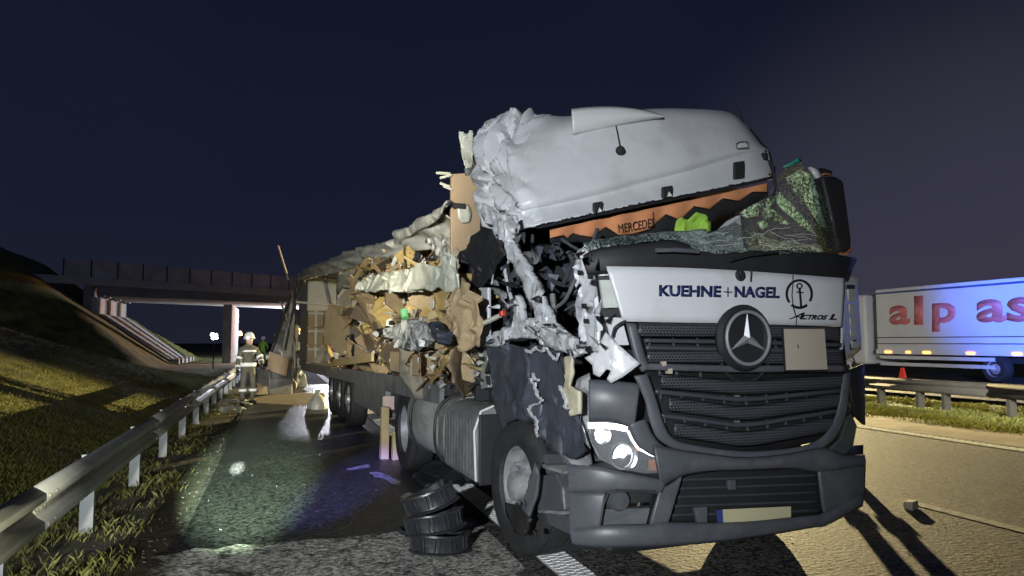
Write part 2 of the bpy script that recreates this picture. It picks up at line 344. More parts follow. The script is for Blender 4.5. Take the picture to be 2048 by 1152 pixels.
def sheet(name, pts, m, parent=None, thick=.008, amp=.03, f=5., cuts=4, seed=0., smooth=True, label=None, rag=0):
    """a crumpled sheet inside an outline of 3D points"""
    if rag: pts = jag(pts, 2, rag, int(seed*10)+3)
    bm = bmesh.new(); vs = [bm.verts.new(Vector(p)) for p in pts]; bm.faces.new(vs)
    bmesh.ops.triangulate(bm, faces=bm.faces[:], ngon_method='BEAUTY')
    for _ in range(cuts):
        ed = [e for e in bm.edges if e.calc_length() > .035+.9/(4**cuts)]
        L = sorted((e.calc_length() for e in ed), reverse=True)
        if not L: break
        lim = L[0]*.52
        bmesh.ops.subdivide_edges(bm, edges=[e for e in ed if e.calc_length() > lim], cuts=1)
        bmesh.ops.triangulate(bm, faces=[q for q in bm.faces if len(q.verts) > 3])
    bm.normal_update(); bm.verts.ensure_lookup_table()
    nrm = sum((q.normal*q.calc_area() for q in bm.faces), Vector()).normalized()
    if amp:
        for v in bm.verts: v.co += nrm*fold(v.co, f, seed)*amp + Vector((0, 0, 1))*noise.noise(v.co*f*1.7)*amp*.25
    me = bpy.data.meshes.new(name); bm.to_mesh(me); bm.free()
    o = bpy.data.objects.new(name, me); COL.objects.link(o); me.materials.append(M[m])
    if smooth:
        for p in me.polygons: p.use_smooth = True
        me.set_sharp_from_angle(angle=rad(16))
    if thick: q = o.modifiers.new('thick', 'SOLIDIFY'); q.thickness = thick; q.offset = 0
    if parent: o.parent = parent
    if label: o['label'] = label
    return o
def text_on(name, s, m, parent, corners, fn, bold=0., shear=0., label=None):
    """flat lettering laid into the four corners TL TR BR BL of a surface"""
    cu = bpy.data.curves.new(name, 'FONT'); cu.body = s; cu.size = 1; cu.offset = bold; cu.shear = shear; cu.resolution_u = 3
    o = bpy.data.objects.new(name, cu); COL.objects.link(o); bpy.context.view_layer.update()
    me = bpy.data.meshes.new_from_object(o.evaluated_get(bpy.context.evaluated_depsgraph_get())); bpy.data.objects.remove(o)
    bm = bmesh.new(); bm.from_mesh(me); bmesh.ops.triangulate(bm, faces=bm.faces[:]); 
    x0 = min(v.co.x for v in bm.verts); x1 = max(v.co.x for v in bm.verts); y0 = min(v.co.y for v in bm.verts); y1 = max(v.co.y for v in bm.verts)
    tl, tr, br, bl = [Vector((c[0], c[1])) for c in corners]
    for v in bm.verts:
        a = (v.co.x-x0)/(x1-x0); b = (y1-v.co.y)/(y1-y0)
        p = (tl*(1-a)+tr*a)*(1-b)+(bl*(1-a)+br*a)*b
        v.co = fn(p.x, p.y)
    bm.to_mesh(me); bm.free(); me.materials.append(M[m])
    o = bpy.data.objects.new(name, me); COL.objects.link(o); o.parent = parent
    q = o.modifiers.new('thick', 'SOLIDIFY'); q.thickness = .003; q.offset = 0
    if label: o['label'] = label
    return o
def ribbon(mb, pts, w, fn):        # flat band of width w (px) along a polyline
    pts = [Vector(p) for p in pts]; L = []; Rr = []
    for i, p in enumerate(pts):
        t = (pts[min(i+1, len(pts)-1)]-pts[max(i-1, 0)]).normalized(); n = Vector((-t.y, t.x))
        ww = w[i] if isinstance(w, (list, tuple)) else w
        L.append(fn(*(p+n*ww/2))); Rr.append(fn(*(p-n*ww/2)))
    mb.grid([L, Rr]); return mb
# ================================================================ SETTING
def asphalt(name, base, wet=0., speck=.5, blotch=None):
    m = bpy.data.materials.new(name); m.use_nodes = True; n = m.node_tree.nodes; L = m.node_tree.links; b = n['Principled BSDF']
    t = n.new('ShaderNodeTexCoord')
    a = n.new('ShaderNodeTexVoronoi'); a.inputs['Scale'].default_value = 44; L.new(t.outputs['Object'], a.inputs['Vector'])
    sp = n.new('ShaderNodeSeparateColor'); L.new(a.outputs['Color'], sp.inputs[0])
    r = n.new('ShaderNodeMapRange'); r.inputs['From Min'].default_value = .1; r.inputs['From Max'].default_value = .95; r.inputs['To Min'].default_value = 1-speck; r.inputs['To Max'].default_value = 1+speck*1.6
    L.new(sp.outputs[0], r.inputs['Value'])
    n2 = n.new('ShaderNodeTexNoise'); n2.inputs['Scale'].default_value = .5; n2.inputs['Detail'].default_value = 7; n2.inputs['Roughness'].default_value = .65; L.new(t.outputs['Object'], n2.inputs['Vector'])
    r2 = n.new('ShaderNodeMapRange'); r2.inputs['From Min'].default_value = .3; r2.inputs['From Max'].default_value = .7; r2.inputs['To Min'].default_value = .72; r2.inputs['To Max'].default_value = 1.28; L.new(n2.outputs[0], r2.inputs['Value'])
    mm = n.new('ShaderNodeMath'); mm.operation = 'MULTIPLY'; L.new(r.outputs[0], mm.inputs[0]); L.new(r2.outputs[0], mm.inputs[1])
    mx = n.new('ShaderNodeMix'); mx.data_type = 'RGBA'; mx.blend_type = 'MULTIPLY'; mx.inputs['Factor'].default_value = 1; mx.inputs['A'].default_value = (*base, 1); L.new(mm.outputs[0], mx.inputs['B'])
    last = mx.outputs['Result']
    if blotch:
        bc, bs, lo, hi = blotch
        n3 = n.new('ShaderNodeTexNoise'); n3.inputs['Scale'].default_value = bs; n3.inputs['Detail'].default_value = 6; n3.inputs['Roughness'].default_value = .62; n3.inputs['Distortion'].default_value = .6
        mp = n.new('ShaderNodeMapping'); mp.inputs['Scale'].default_value = (1, .8, 1); L.new(t.outputs['Object'], mp.inputs[0]); L.new(mp.outputs[0], n3.inputs['Vector'])
        r3 = n.new('ShaderNodeMapRange'); r3.inputs['From Min'].default_value = lo; r3.inputs['From Max'].default_value = hi; L.new(n3.outputs[0], r3.inputs['Value'])
        m3 = n.new('ShaderNodeMix'); m3.data_type = 'RGBA'; m3.blend_type = 'MULTIPLY'; L.new(r3.outputs[0], m3.inputs['Factor']); L.new(last, m3.inputs['A']); m3.inputs['B'].default_value = (*bc, 1); last = m3.outputs['Result']
    L.new(last, b.inputs['Base Color'])
    b.inputs['Roughness'].default_value = .78-.45*wet; b.inputs['Specular IOR Level'].default_value = .3+.35*wet
    bp = n.new('ShaderNodeBump'); bp.inputs['Strength'].default_value = 1.0; bp.inputs['Distance'].default_value = .022+.010*wet
    L.new(sp.outputs[0], bp.inputs['Height'])
    n5 = n.new('ShaderNodeTexNoise'); n5.inputs['Scale'].default_value = 28; n5.inputs['Detail'].default_value = 3; L.new(t.outputs['Object'], n5.inputs['Vector'])
    b2 = n.new('ShaderNodeBump'); b2.inputs['Strength'].default_value = .5; b2.inputs['Distance'].default_value = .015; L.new(n5.outputs[0], b2.inputs['Height']); L.new(bp.outputs[0], b2.inputs['Normal'])
    L.new(b2.outputs[0], b.inputs['Normal'])
    return m
M['asphalt'] = asphalt('asphalt', (.070, .066, .060), 0, .85)
M['wetasphalt'] = asphalt('wet_asphalt', (.026, .029, .026), .8, .95)
M['grit'] = asphalt('gritty_asphalt', (.34, .335, .295), 0, .6, ((.20, .20, .20), 4.6, .53, .62))
M['line'] = mat('road_paint', (.78, .78, .76), .6, 0, .1, 9, dirt=((.34, .34, .33), 14, .55, .8), bump=.3, bs=60)
M['lineworn'] = mat('worn_road_paint', (.42, .41, .36), .7, 0, .15, 9, dirt=((.09, .085, .08), 16, .46, .66), bump=.3, bs=60)
M['soil'] = mat('trodden_soil', (.105, .085, .060), .95, 0, .35, 2.2, dirt=((.045, .055, .022), 1.4, .46, .66), bump=.9, bs=9)
M['turf'] = mat('dry_turf', (.150, .152, .034), .95, 0, .35, 1.2, dirt=((.050, .058, .022), .7, .45, .65), bump=.9, bs=5)
M['sand'] = mat('sandy_shoulder', (.26, .21, .145), .95, 0, .22, 1.5, dirt=((.12, .095, .06), 1.8, .48, .68), bump=.8, bs=10)
M['turfgreen'] = mat('median_turf', (.11, .125, .035), .95, 0, .3, 1.5, dirt=((.13, .11, .05), 1.1, .5, .7), bump=.8, bs=6)
M['blade'] = mat('grass_blades', (.175, .178, .040), .8, 0, .45, .9, dirt=((.27, .23, .08), 1.3, .48, .7))
M['bladegreen'] = mat('green_grass_blades', (.21, .215, .042), .8, 0, .4, .8, dirt=((.26, .23, .08), 1.1, .52, .72))

def flat(name, pts, z, m, kind='structure', nx=0):
    mb = MB(); mb.add([(p[0], p[1], z) for p in pts], [tuple(range(len(pts)))])
    o = mb.build(name, m); o['kind'] = kind; return o
flat('ground', [(-900, -60), (900, -60), (900, 1500), (-900, 1500)], -1.3, 'turf')
flat('road', [(-.72, -30), (10.1, -30), (10.1, 400), (-.72, 400)], 0, 'asphalt')
flat('far_carriageway', [(17.6, -30), (30, -30), (30, 400), (17.6, 400)], -.02, 'asphalt')
# wet sheet over the hard shoulder, with an uneven front edge
rng = random.Random(4)
front = [G(u, v) for u, v in [(300, 1110), (345, 1108), (385, 1097), (430, 1098), (470, 1088), (520, 1090), (570, 1082), (620, 1079), (680, 1076), (740, 1070), (800, 1062), (850, 1052), (885, 1030)]]
wet = [(-.66, 26), (-.66, front[0].y)] + [(p.x, p.y+rng.uniform(-.02, .02)) for p in front] + [(1.70, 7.0), (1.70, 26)]
flat('wet_patch', wet, .004, 'wetasphalt')
flat('grit_strip', [(-.62, 3.2), (1.55, 3.2), (1.62, 5.9)] + [(p.x+.02, p.y-.03+rng.uniform(-.03, .03)) for p in reversed(front)], .003, 'grit')
mb = MB()                                               # edge line with its raised ribs
mb.add([(1.73, -10, .008), (1.96, -10, .008), (1.96, 120, .008), (1.73, 120, .008)], [(0, 1, 2, 3)])
y = 3.2
while y < 14:
    for k in range(4):
        mb.box((1.76+.056*k+(.012 if int(y*100) % 2 else 0), y+(.02 if k % 2 else 0), .010), (.046, .034, .004))
    y += .06
mb.build('edge_line', 'line', kind='structure')
mb = MB(); mb.add([(9.62, -10, .006), (9.86, -10, .006), (9.86, 120, .006), (9.62, 120, .006)], [(0, 1, 2, 3)])
y = 4.
while y < 24:
    mb.box((9.74, y, .012), (.22, .05, .008)); y += .11
mb.build('inner_edge_line', 'line', kind='structure')
mb = MB()
for y0 in (-13, 1.1, 13.1, 25.1, 37.1, 49.1): mb.add([(5.56, y0, .006), (5.70, y0, .006), (5.70, y0+4.1, .006), (5.56, y0+4.1, .006)], [(0, 1, 2, 3)])
mb.build('lane_line', 'lineworn', kind='structure')
# scraped marks on the hard shoulder
mb = MB(); mb2 = []
for pts in ([(738, 946), (752, 943), (776, 951), (803, 962), (800, 970), (782, 967), (770, 958), (748, 954)], [(800, 994), (818, 984), (838, 990), (850, 995), (842, 1004), (826, 1000), (808, 1003)], [(690, 938), (735, 928), (742, 934), (700, 941)]):
    p = jag([G(u, v, .010) for u, v in pts], 2, .02, len(pts)); mb.add([(q.x, q.y, .010) for q in p], [tuple(range(len(p)))])
mb.build('scrape_marks', 'lineworn', kind='structure')

# ---- bridge co-ordinates: t runs left along the deck, d away along the road
P0 = Vector((-4.5, 70.9, 0)); BD = Vector((.848, .53, 0))
def BR(t, d, z): return P0 - BD*t + Vector((0, d, z))
def ht(X, Y):
    prof = [(-.72, -.012), (-1.2, -.04), (-1.7, -.06), (-2.7, -.60), (-3.1, -.60), (-11.4, 2.4), (-40, 4.0), (-120, 5)]
    z = prof[-1][1]
    for (x0, z0), (x1, z1) in zip(prof, prof[1:]):
        if X >= x1: z = z0+(z1-z0)*(X-x0)/(x1-x0); break
    far = max(0, min(1, (Y-34)/16))
    if X < -3.1: z = z*(1-far) + (-.45)*far
    t = -(X+4.5)/.848; d = Y-70.9+.53*t
    top = 6.3+max(0, min(t, 30)-12.4)*.36
    h = min(top, top-max(0, -d-.5)/1.75, top-max(0, d-12)/1.75, (t-5.6)*.66)
    if t > 0: z = max(z, h)
    return z + (noise.noise(Vector((X*.35, Y*.35, 0)))*.10 + noise.noise(Vector((X*1.1, Y*1.1, 3)))*.035)*min(1, max(.12, (-X-2.4)/4))
xs = [-.72, -.85, -1.0, -1.2, -1.45, -1.7, -1.95, -2.2, -2.45, -2.7, -2.9, -3.1, -3.4]
while xs[-1] > -30: xs.append(xs[-1]-.55)
while xs[-1] > -110: xs.append(xs[-1]-4)
ys = [-8+.5*k for k in range(80)]
while ys[-1] < 100: ys.append(ys[-1]+1.1)
while ys[-1] < 260: ys.append(ys[-1]+8)
mb = MB(); mb.grid([[(x, y, ht(x, y)) for y in ys] for x in xs if x > -2.3])
mb.build('verge', 'soil', smooth=2, kind='structure')
mb = MB(); mb.grid([[(x, y, ht(x, y)) for y in ys] for x in xs if x < -2.0])
mb.build('embankment_terrain', 'turf', smooth=2, kind='structure')
def mz(X, Y): return -.02 + noise.noise(Vector((X*.8, Y*.8, 7)))*.05*min(1, (X-10.1)/1.) - .12*max(0, min(1, (X-11.5)/3))
mxs = [10.1+.25*k for k in range(31)]; mys = [2+.5*k for k in range(80)]
mys = [-20, -10, -4] + mys + [50, 70, 100, 200, 400]
mb = MB(); mb.grid([[(x, y, mz(x, y)) for y in mys] for x in mxs if x < 12.2]); mb.build('sandy_shoulder', 'sand', smooth=2, kind='structure')
mb = MB(); mb.grid([[(x, y, mz(x, y)) for y in mys] for x in mxs if x > 11.9]); mb.build('median_strip', 'turfgreen', smooth=2, kind='structure')
# grass, uncountable
def grass(name, m, n, fx, fy, fz, hh, label, cat, w=.012, dens=None):
    rng = random.Random(len(name)+n); mb = MB(); k = 0
    while k < n:
        x = fx(rng); y = fy(rng)
        if dens and rng.random() > dens(x, y): continue
        k += 1
        for _ in range(3):
            xx = x+rng.gauss(0, .05); yy = y+rng.gauss(0, .05); z = fz(xx, yy)-.01
            a = rng.uniform(0, 6.28); h = rng.uniform(*hh); l = h*rng.uniform(.2, .9)
            c, s = math.cos(a), math.sin(a); ww = w*rng.uniform(.7, 1.5)
            mb.add([(xx-s*ww, yy+c*ww, z), (xx+s*ww, yy-c*ww, z), (xx+c*l*.35, yy+s*l*.35, z+h*.65), (xx+c*l, yy+s*l, z+h*.95)], [(0, 1, 2), (2, 1, 3)])
    return tag(mb.build(name, m), label, cat, kind='stuff')
clump = lambda s: (lambda x, y: max(0, min(1, .5+1.6*noise.noise(Vector((x*s, y*s, 5))))))
grass('verge_grass', 'blade', 3400, lambda r: r.uniform(-2.3, -.95), lambda r: 2.5+20*r.random()**1.6, ht, (.02, .10), 'dry grass tufts under the roadside guardrail', 'grass', .003, clump(1.4))
grass('embankment_grass', 'blade', 42000, lambda r: -2.9-14*r.random()**1.5, lambda r: 5+38*r.random()**1.2, ht, (.03, .10), 'yellowed grass on the embankment beyond the guardrail', 'grass', .006, lambda x, y: .35+.65*clump(.6)(x, y))
grass('median_grass', 'bladegreen', 24000, lambda r: r.uniform(11.4, 17.2), lambda r: 6+30*r.random()**1.2, mz, (.04, .13), 'yellow green grass of the central reservation', 'grass', .008, lambda x, y: min(1, max(0, (x-11.2)/1.2))*clump(.9)(x, y)+.1)
rng = random.Random(8); mb = MB()
for _ in range(420):
    x = -.72-abs(rng.gauss(0, .35)); y = 3+16*rng.random()**1.4; s = rng.uniform(.004, .014)
    mb.box((x, y, ht(min(x, -.73), y)+s*.3), (s*1.5, s, s*.7), Matrix.Rotation(rng.uniform(0, 6), 3, 'Z'), s*.2)
tag(mb.build('gravel_debris', mat('pale_debris', (.13, .125, .115), .8, 0, .6, 30)), 'pale gravel and broken bits along the shoulder edge', 'gravel', kind='stuff')

# ================================================================ GUARDRAILS
def wprofile(side):                # W-beam profile (offset towards the road, height)
    return [(0, .30), (.03, .315), (.075, .345), (.075, .385), (.03, .415), (.0, .45), (.03, .485), (.075, .515), (.075, .555), (.03, .585), (0, .60)]
gr = thing('roadside_guardrail', 'galvanised steel guardrail along the hard shoulder in front of the grass bank', 'guardrail', (-1.36, 0, 0))
beam = None
for k in range(8):
    y0 = -3.0+4.02*k
    if beam is None:
        P = [[(dx-.02, yy, z+.02) for dx, z in wprofile(1)] for yy in (0, 1, 2, 3, 4.25)]
        mb = MB(); mb.grid(P); beam = mb.build('beam', 'galv', gr, smooth=True, thick=.006); o = beam
        b2 = MB()
        for q in ((.08, .365), (.08, .535), (.016, .45)):
            for yy in (4.06, 4.2): b2.lathe([(0, .012), (.014, .010), (.018, 0)], (q[0]-.018, yy, q[1]+.02), (1, 0, 0), 8)
        bolt = b2.build('splice_bolts', 'galv', o)
    else:
        o = beam.copy(); COL.objects.link(o); o.parent = gr; c = bolt.copy(); COL.objects.link(c); c.parent = o
    o.location = (-.004*(k % 2), y0, 0)
mb = MB(); mb.prism([(-.05, -.03, -.5), (-.05, .03, -.5), (-.044, .03, -.5), (-.044, -.024, -.5), (.044, -.024, -.5), (.044, .03, -.5), (.05, .03, -.5), (.05, -.03, -.5)], (0, 0, 1.08))
post = mb.build('post', 'galv', gr); post.location = (-.075, .62, 0)
for k in range(1, 16):
    o = post.copy(); COL.objects.link(o); o.parent = gr; o.location = (-.075, .62+2.01*(k), 0)
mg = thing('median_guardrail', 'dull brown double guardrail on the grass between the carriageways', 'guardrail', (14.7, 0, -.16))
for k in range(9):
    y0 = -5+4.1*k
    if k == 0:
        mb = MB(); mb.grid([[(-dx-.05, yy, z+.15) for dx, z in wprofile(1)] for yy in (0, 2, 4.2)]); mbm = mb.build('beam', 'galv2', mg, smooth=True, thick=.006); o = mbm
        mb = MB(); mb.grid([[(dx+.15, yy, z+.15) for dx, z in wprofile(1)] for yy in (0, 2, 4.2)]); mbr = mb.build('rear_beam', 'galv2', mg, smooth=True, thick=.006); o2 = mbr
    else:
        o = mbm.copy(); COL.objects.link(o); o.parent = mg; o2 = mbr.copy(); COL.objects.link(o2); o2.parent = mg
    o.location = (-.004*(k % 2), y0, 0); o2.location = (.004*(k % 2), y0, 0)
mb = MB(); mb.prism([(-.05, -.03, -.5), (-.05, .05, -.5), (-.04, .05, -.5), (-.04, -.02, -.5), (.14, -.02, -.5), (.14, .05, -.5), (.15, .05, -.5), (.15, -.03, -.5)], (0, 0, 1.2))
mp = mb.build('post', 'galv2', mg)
for k, yy in enumerate((11.08, 12.63, 13.33, 14.5, 9.3, 7.4, 16.2, 17.9, 19.6, 21.3, 23, 24.7)):
    o = mp if k == 0 else mp.copy()
    if k: COL.objects.link(o); o.parent = mg
    o.location = (0, yy, 0)
mb = MB(); p = WX(1800, 752, 14.64); mb.prism([(-.0, p.y-.10, p.z-.05+.16), (-.0, p.y+.10, p.z-.05+.16), (-.0, p.y+.03, p.z+.20+.16), (-.0, p.y-.03, p.z+.20+.16)], (.05, 0, 0))
mb.build('marker_reflector', 'red', mg)

# ================================================================ OVERPASS
br = thing('road_overpass', 'concrete overpass crossing the motorway beyond the grass bank', 'bridge')
T0, T1 = 12.2, -62
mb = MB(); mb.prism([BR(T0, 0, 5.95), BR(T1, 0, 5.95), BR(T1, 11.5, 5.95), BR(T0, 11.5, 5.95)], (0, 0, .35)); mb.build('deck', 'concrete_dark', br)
mb = MB(); mb.prism([BR(T0+6, -.35, 6.05), BR(T1, -.35, 6.05), BR(T1, 0-.005, 6.05), BR(T0+6, -.005, 6.05)], (0, 0, .62)); mb.build('kerb_beam', 'concrete', br)
g0 = None
for k in range(6):
    d = .25+2.1*k
    mb = MB(); mb.prism([BR(11.3, d, 5.28), BR(T1, d, 5.28), BR(T1, d+.55, 5.28), BR(11.3, d+.55, 5.28)], (0, 0, .67))
    mb.build('girder', 'concrete_dark' if k == 0 else 'concrete', br)  # nearest girder darker: its shade is put into the concrete colour
    for tt in (0., -19.5):
        c = BR(tt, d+.3, -.6); mb = MB(); mb.lathe([(0, 0), (.42, 0), (.42, 5.6), (0, 5.6)], c, (0, 0, 1), 20); mb.build('pillar', 'concrete', br, smooth=True)
    c = BR(11.0, d+.25, 5.22); mb = MB(); mb.box(c, (.5, .5, .12)); mb.build('bearing', 'concrete', br)
for k in range(4):
    d0 = .1+2.95*k
    mb = MB(); mb.prism([BR(11.2, d0, 3.4), BR(11.2, d0+2.82, 3.4), BR(11.2, d0+2.82, 5.1), BR(11.2, d0, 5.1)], tuple(-BD*.5)); mb.build('abutment_panel', 'concrete', br)
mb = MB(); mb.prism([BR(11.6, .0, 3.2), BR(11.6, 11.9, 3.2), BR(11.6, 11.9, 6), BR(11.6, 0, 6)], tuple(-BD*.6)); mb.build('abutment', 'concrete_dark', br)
for k in range(4):
    d0 = .2+2.9*k
    q = [BR(10.9, d0, 0), BR(10.9, d0+2.6, 0), BR(5.2, d0+2.6, 0), BR(5.2, d0, 0)]
    z = [3.62, 3.62, -.20, -.20]
    mb = MB(); mb.prism([Vector((a.x, a.y, zz)) for a, zz in zip(q, z)], (0, 0, .16)); mb.build('slope_slab', 'concrete', br)
mb = MB(); mb.prism([BR(5.1, 0, -.5), BR(5.1, 12, -.5), BR(4.4, 12, -.5), BR(4.4, 0, -.5)], (0, 0, .5)); mb.build('foot_kerb', 'concrete', br)
ps = None
for k in range(11):
    t0 = 13.6-2.0*k; mb = MB()
    mb.prism([BR(t0, -.20, 6.68), BR(t0-1.93, -.20, 6.68), BR(t0-1.93, -.20, 8.02), BR(t0, -.20, 8.02)], (0, .08, 0)); mb.build('screen_panel', 'panelgrey', br)
    mb = MB(); mb.prism([BR(t0+.10, -.26, 6.6), BR(t0+.0, -.26, 6.6), BR(t0+.0, -.26, 8.06), BR(t0+.10, -.26, 8.06)], (0, .2, 0)); mb.build('screen_post', 'steel', br)
# far red fire engine, worker and lamps under the bridge
def far_vehicle(name, label, u, v, z, D, w, h, body, m):
    c = EYE+ray(u, v)*(D/FOC); t = thing(name, label, 'fire engine', (c.x, c.y, 0))
    mb = MB(); mb.prism([(-w/2, 0, .5), (w/2, 0, .5), (w/2, 0, 1.6), (w*.46, 0, h), (-w*.46, 0, h), (-w/2, 0, 1.6)], (0, 6.5, 0)); mb.build('body', m, t, bev=.06)
    mb = MB(); mb.box((0, -.02, h*.72), (w*.84, .05, h*.26)); mb.build('windscreen', 'glass', t)
    mb = MB(); mb.box((0, .4, h+.08), (w*.7, .3, .16)); mb.build('beacon_bar', 'beacon', t)
    for s in (-1, 1):
        mb = MB(); mb.lathe([(0, -.14), (.46, -.14), (.46, .14), (0, .14)], (s*(w/2-.18), 1.2, .46), (1, 0, 0), 16); mb.build('wheel', 'tyre', t)
        mb = MB(); mb.box((s*w*.36, -.03, .95), (.3, .06, .18)); mb.build('headlight', 'lens', t)
    mb = MB(); mb.box((0, -.04, .62), (w*.96, .10, .26)); mb.build('bumper', 'paper', t, bev=.03)
    return t
far_vehicle('fire_engine', 'red fire engine far down the road under the overpass', 608, 684, 0, 62, 1.9, 2.5, None, 'red')
c = EYE+ray(428, 672)*(50/FOC); t = thing('work_light', 'white work light glowing beside the overpass pillar', 'work light', (c.x, c.y, -.4))
mb = MB(); mb.tube([(0, 0, 0), (0, 0, c.z+.3)], .04, 8); mb.build('mast', 'steel', t)
for a, b in ((-.12, .1), (.12, .06), (-.05, -.14), (.14, -.12)):
    mb = MB(); mb.lathe([(0, 0), (.10, 0), (.12, .10), (0, .12)], (a, -.06, c.z+.4+b), (0, 1, 0), 12); mb.build('lamp_head', 'worklight', t)
c = EYE+ray(480, 668)*(56/FOC); t = thing('warning_beacon', 'orange warning beacon on a stand under the overpass', 'beacon', (c.x, c.y, 0))
mb = MB(); mb.tube([(0, 0, 0), (0, 0, c.z-.1)], .05, 8); mb.build('stand', 'steel', t)
mb = MB(); mb.lathe([(0, .36), (.12, .30), (.16, .1), (.16, 0), (0, 0)], (0, 0, c.z-.12), (0, 0, 1), 14); mb.build('beacon_dome', 'beacon', t, smooth=True)

# ================================================================ PASSING LORRY
XL = 24.9
lo = thing('white_lorry', 'white box lorry with red lettering passing beyond the median guardrail', 'lorry')
def wl(u, v, x=XL): return WX(u, v, x)
yr, yf_ = 9.5, 24.6; zt, zb = 3.78, 1.05
mb = MB(); mb.prism([(XL, yr, zb), (XL, yf_, zb), (XL, yf_, zt), (XL, yr, zt)], (2.5, 0, 0)); mb.build('cargo_body', 'trailerwhite', lo, bev=.04)
mb = MB(); mb.prism([(XL-.02, yr, zt-.22), (XL-.02, yf_, zt-.22), (XL-.02, yf_, zt-.14), (XL-.02, yr, zt-.14)], (.03, 0, 0)); mb.build('roof_trim', mat('blue_trim', (.03, .07, .22), .5), lo)
for z in (1.68, 1.42):
    mb = MB(); mb.box((XL-.012, (yr+yf_)/2, z), (.03, yf_-yr, .035)); mb.build('side_strip', 'steel', lo)
mb = MB(); mb.box((XL-.03, (yr+yf_)/2, 1.08), (.08, yf_-yr+.01, .20)); mb.build('lower_rail', 'trailerwhite', lo)
mb = MB(); mb.box((XL+1.2, (yr+yf_)/2, .85), (1.2, yf_-yr-.6, .3)); mb.build('chassis', 'steel', lo)
for z in (.84, .56):
    mb = MB(); mb.box((XL+.05, 21.9, z), (.05, 5.2, .14)); mb.build('side_guard', 'trailerwhite', lo)
wheels = []
for yy in (19.35, 14.0, 12.7, 11.4):
    w = MB().lathe([(0, .02), (.28, .05), (.30, .0), (.46, -.02), (.50, .06), (.50, .30), (.46, .34), (0, .34)], (XL+.08, yy, .5), (1, 0, 0), 28).build('wheel', 'tyre', lo, smooth=True)
    MB().lathe([(0, -.03), (.10, -.03), (.12, .03), (.26, .07), (.30, -.02)], (XL+.07, yy, .5), (1, 0, 0), 24).build('rim', 'rim', w, smooth=True)
for u in (1780, 1820, 1857, 1945, 2038):
    p = wl(u, 719); MB().box((XL-.09, p.y, 1.07), (.05, .34 if u != 1820 else .2, .07)).build('marker_lamp', 'amber', lo, bev=.01)
mb = MB(); mb.prism([(XL+.05, 25.3, .5), (XL+.05, 27.4, .5), (XL+.05, 27.5, 1.5), (XL+.05, 27.2, 3.3), (XL+.05, 26.6, 3.62), (XL+.05, 25.3, 3.62)], (2.4, 0, 0)); mb.build('cab', 'trailerwhite', lo, bev=.12, smooth=True)
MB().box((XL+.03, 26.55, 2.45), (.05, .95, .8)).build('side_window', 'glass', lo, bev=.04)
MB().box((XL-.12, 27.35, 2.4), (.25, .3, .7)).build('mirror', 'black', lo, bev=.05)
w = MB().lathe([(0, .02), (.28, .05), (.30, .0), (.46, -.02), (.50, .06), (.50, .30), (.46, .34), (0, .34)], (XL+.06, 26.4, .5), (1, 0, 0), 28).build('wheel', 'tyre', lo, smooth=True)
for s, c0, c1, a, b, bo in (('a', 1778, 1820, 612, 650, .03), ('l', 1828, 1846, 592, 650, .03), ('p', 1864, 1912, 607, 664, .03), ('as', 1952, 2064, 600, 646, .03)):
    text_on('lettering', s, 'redink', lo, [(c0, a), (c1, a-(c1-c0)*.07), (c1, b-(c1-c0)*.02), (c0, b)], lambda u, v: wl(u, v, XL-.008), bo)
# ================================================================ WRECKED TRACTOR UNIT (its own axes: x across the front, y back along the cab)
tr = thing('wrecked_truck', 'wrecked white lorry cab with torn open side and dark grey bumper facing the viewer', 'lorry', TO, TA)
def band(top, bot, nu=24, nv=6, off=0., bulge=0., fn=None):
    f = fn or (lambda u, v, o: PF(u, v, o))
    a = catmull([(p[0], p[1], 0) for p in top], nu); b = catmull([(p[0], p[1], 0) for p in bot], nu)
    rows = []
    for j in range(nv):
        t = j/(nv-1); o = off-bulge*(1-(2*t-1)**2)
        rows.append([f(p.x*(1-t)+q.x*t, p.y*(1-t)+q.y*t, o) for p, q in zip(a, b)])
    return rows
def bandobj(name, m, top, bot, nu=24, nv=6, off=0., bulge=0., thick=.012, parent=None, label=None, fn=None, bev=0):
    return MB().grid(band(top, bot, nu, nv, off, bulge, fn)).build(name, m, parent or tr, smooth=True, thick=thick, label=label, off=0, bev=bev)
def plate(name, pts, m, off=0., d=.02, parent=None, bev=0, label=None, fn=None):
    f = fn or (lambda u, v: PF(u, v, off))
    return MB().prism([f(*p) for p in pts], (0, d, 0)).build(name, m, parent or tr, bev=bev, label=label)

# ---- dark core of the cab and chassis
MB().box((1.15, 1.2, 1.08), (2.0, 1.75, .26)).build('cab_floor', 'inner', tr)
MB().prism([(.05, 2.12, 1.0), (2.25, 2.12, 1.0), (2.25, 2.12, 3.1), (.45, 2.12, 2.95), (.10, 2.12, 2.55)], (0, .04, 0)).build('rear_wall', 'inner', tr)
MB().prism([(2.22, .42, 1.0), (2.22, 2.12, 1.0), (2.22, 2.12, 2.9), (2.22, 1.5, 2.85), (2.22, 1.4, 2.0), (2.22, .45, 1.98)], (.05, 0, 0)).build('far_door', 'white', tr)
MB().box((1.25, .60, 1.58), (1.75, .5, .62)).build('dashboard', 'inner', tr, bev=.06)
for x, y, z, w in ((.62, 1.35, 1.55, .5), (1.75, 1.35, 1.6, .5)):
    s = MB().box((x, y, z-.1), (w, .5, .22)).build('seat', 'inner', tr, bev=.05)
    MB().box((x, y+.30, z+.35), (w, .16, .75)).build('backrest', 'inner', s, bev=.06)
for x in (.75, 1.55): MB().box((x, 3.4, .78), (.09, 6.2, .24)).build('chassis_rail', 'steel', tr)
MB().box((1.15, 1.1, .72), (.7, 1.3, .45)).build('engine_block', 'steel', tr, bev=.05)
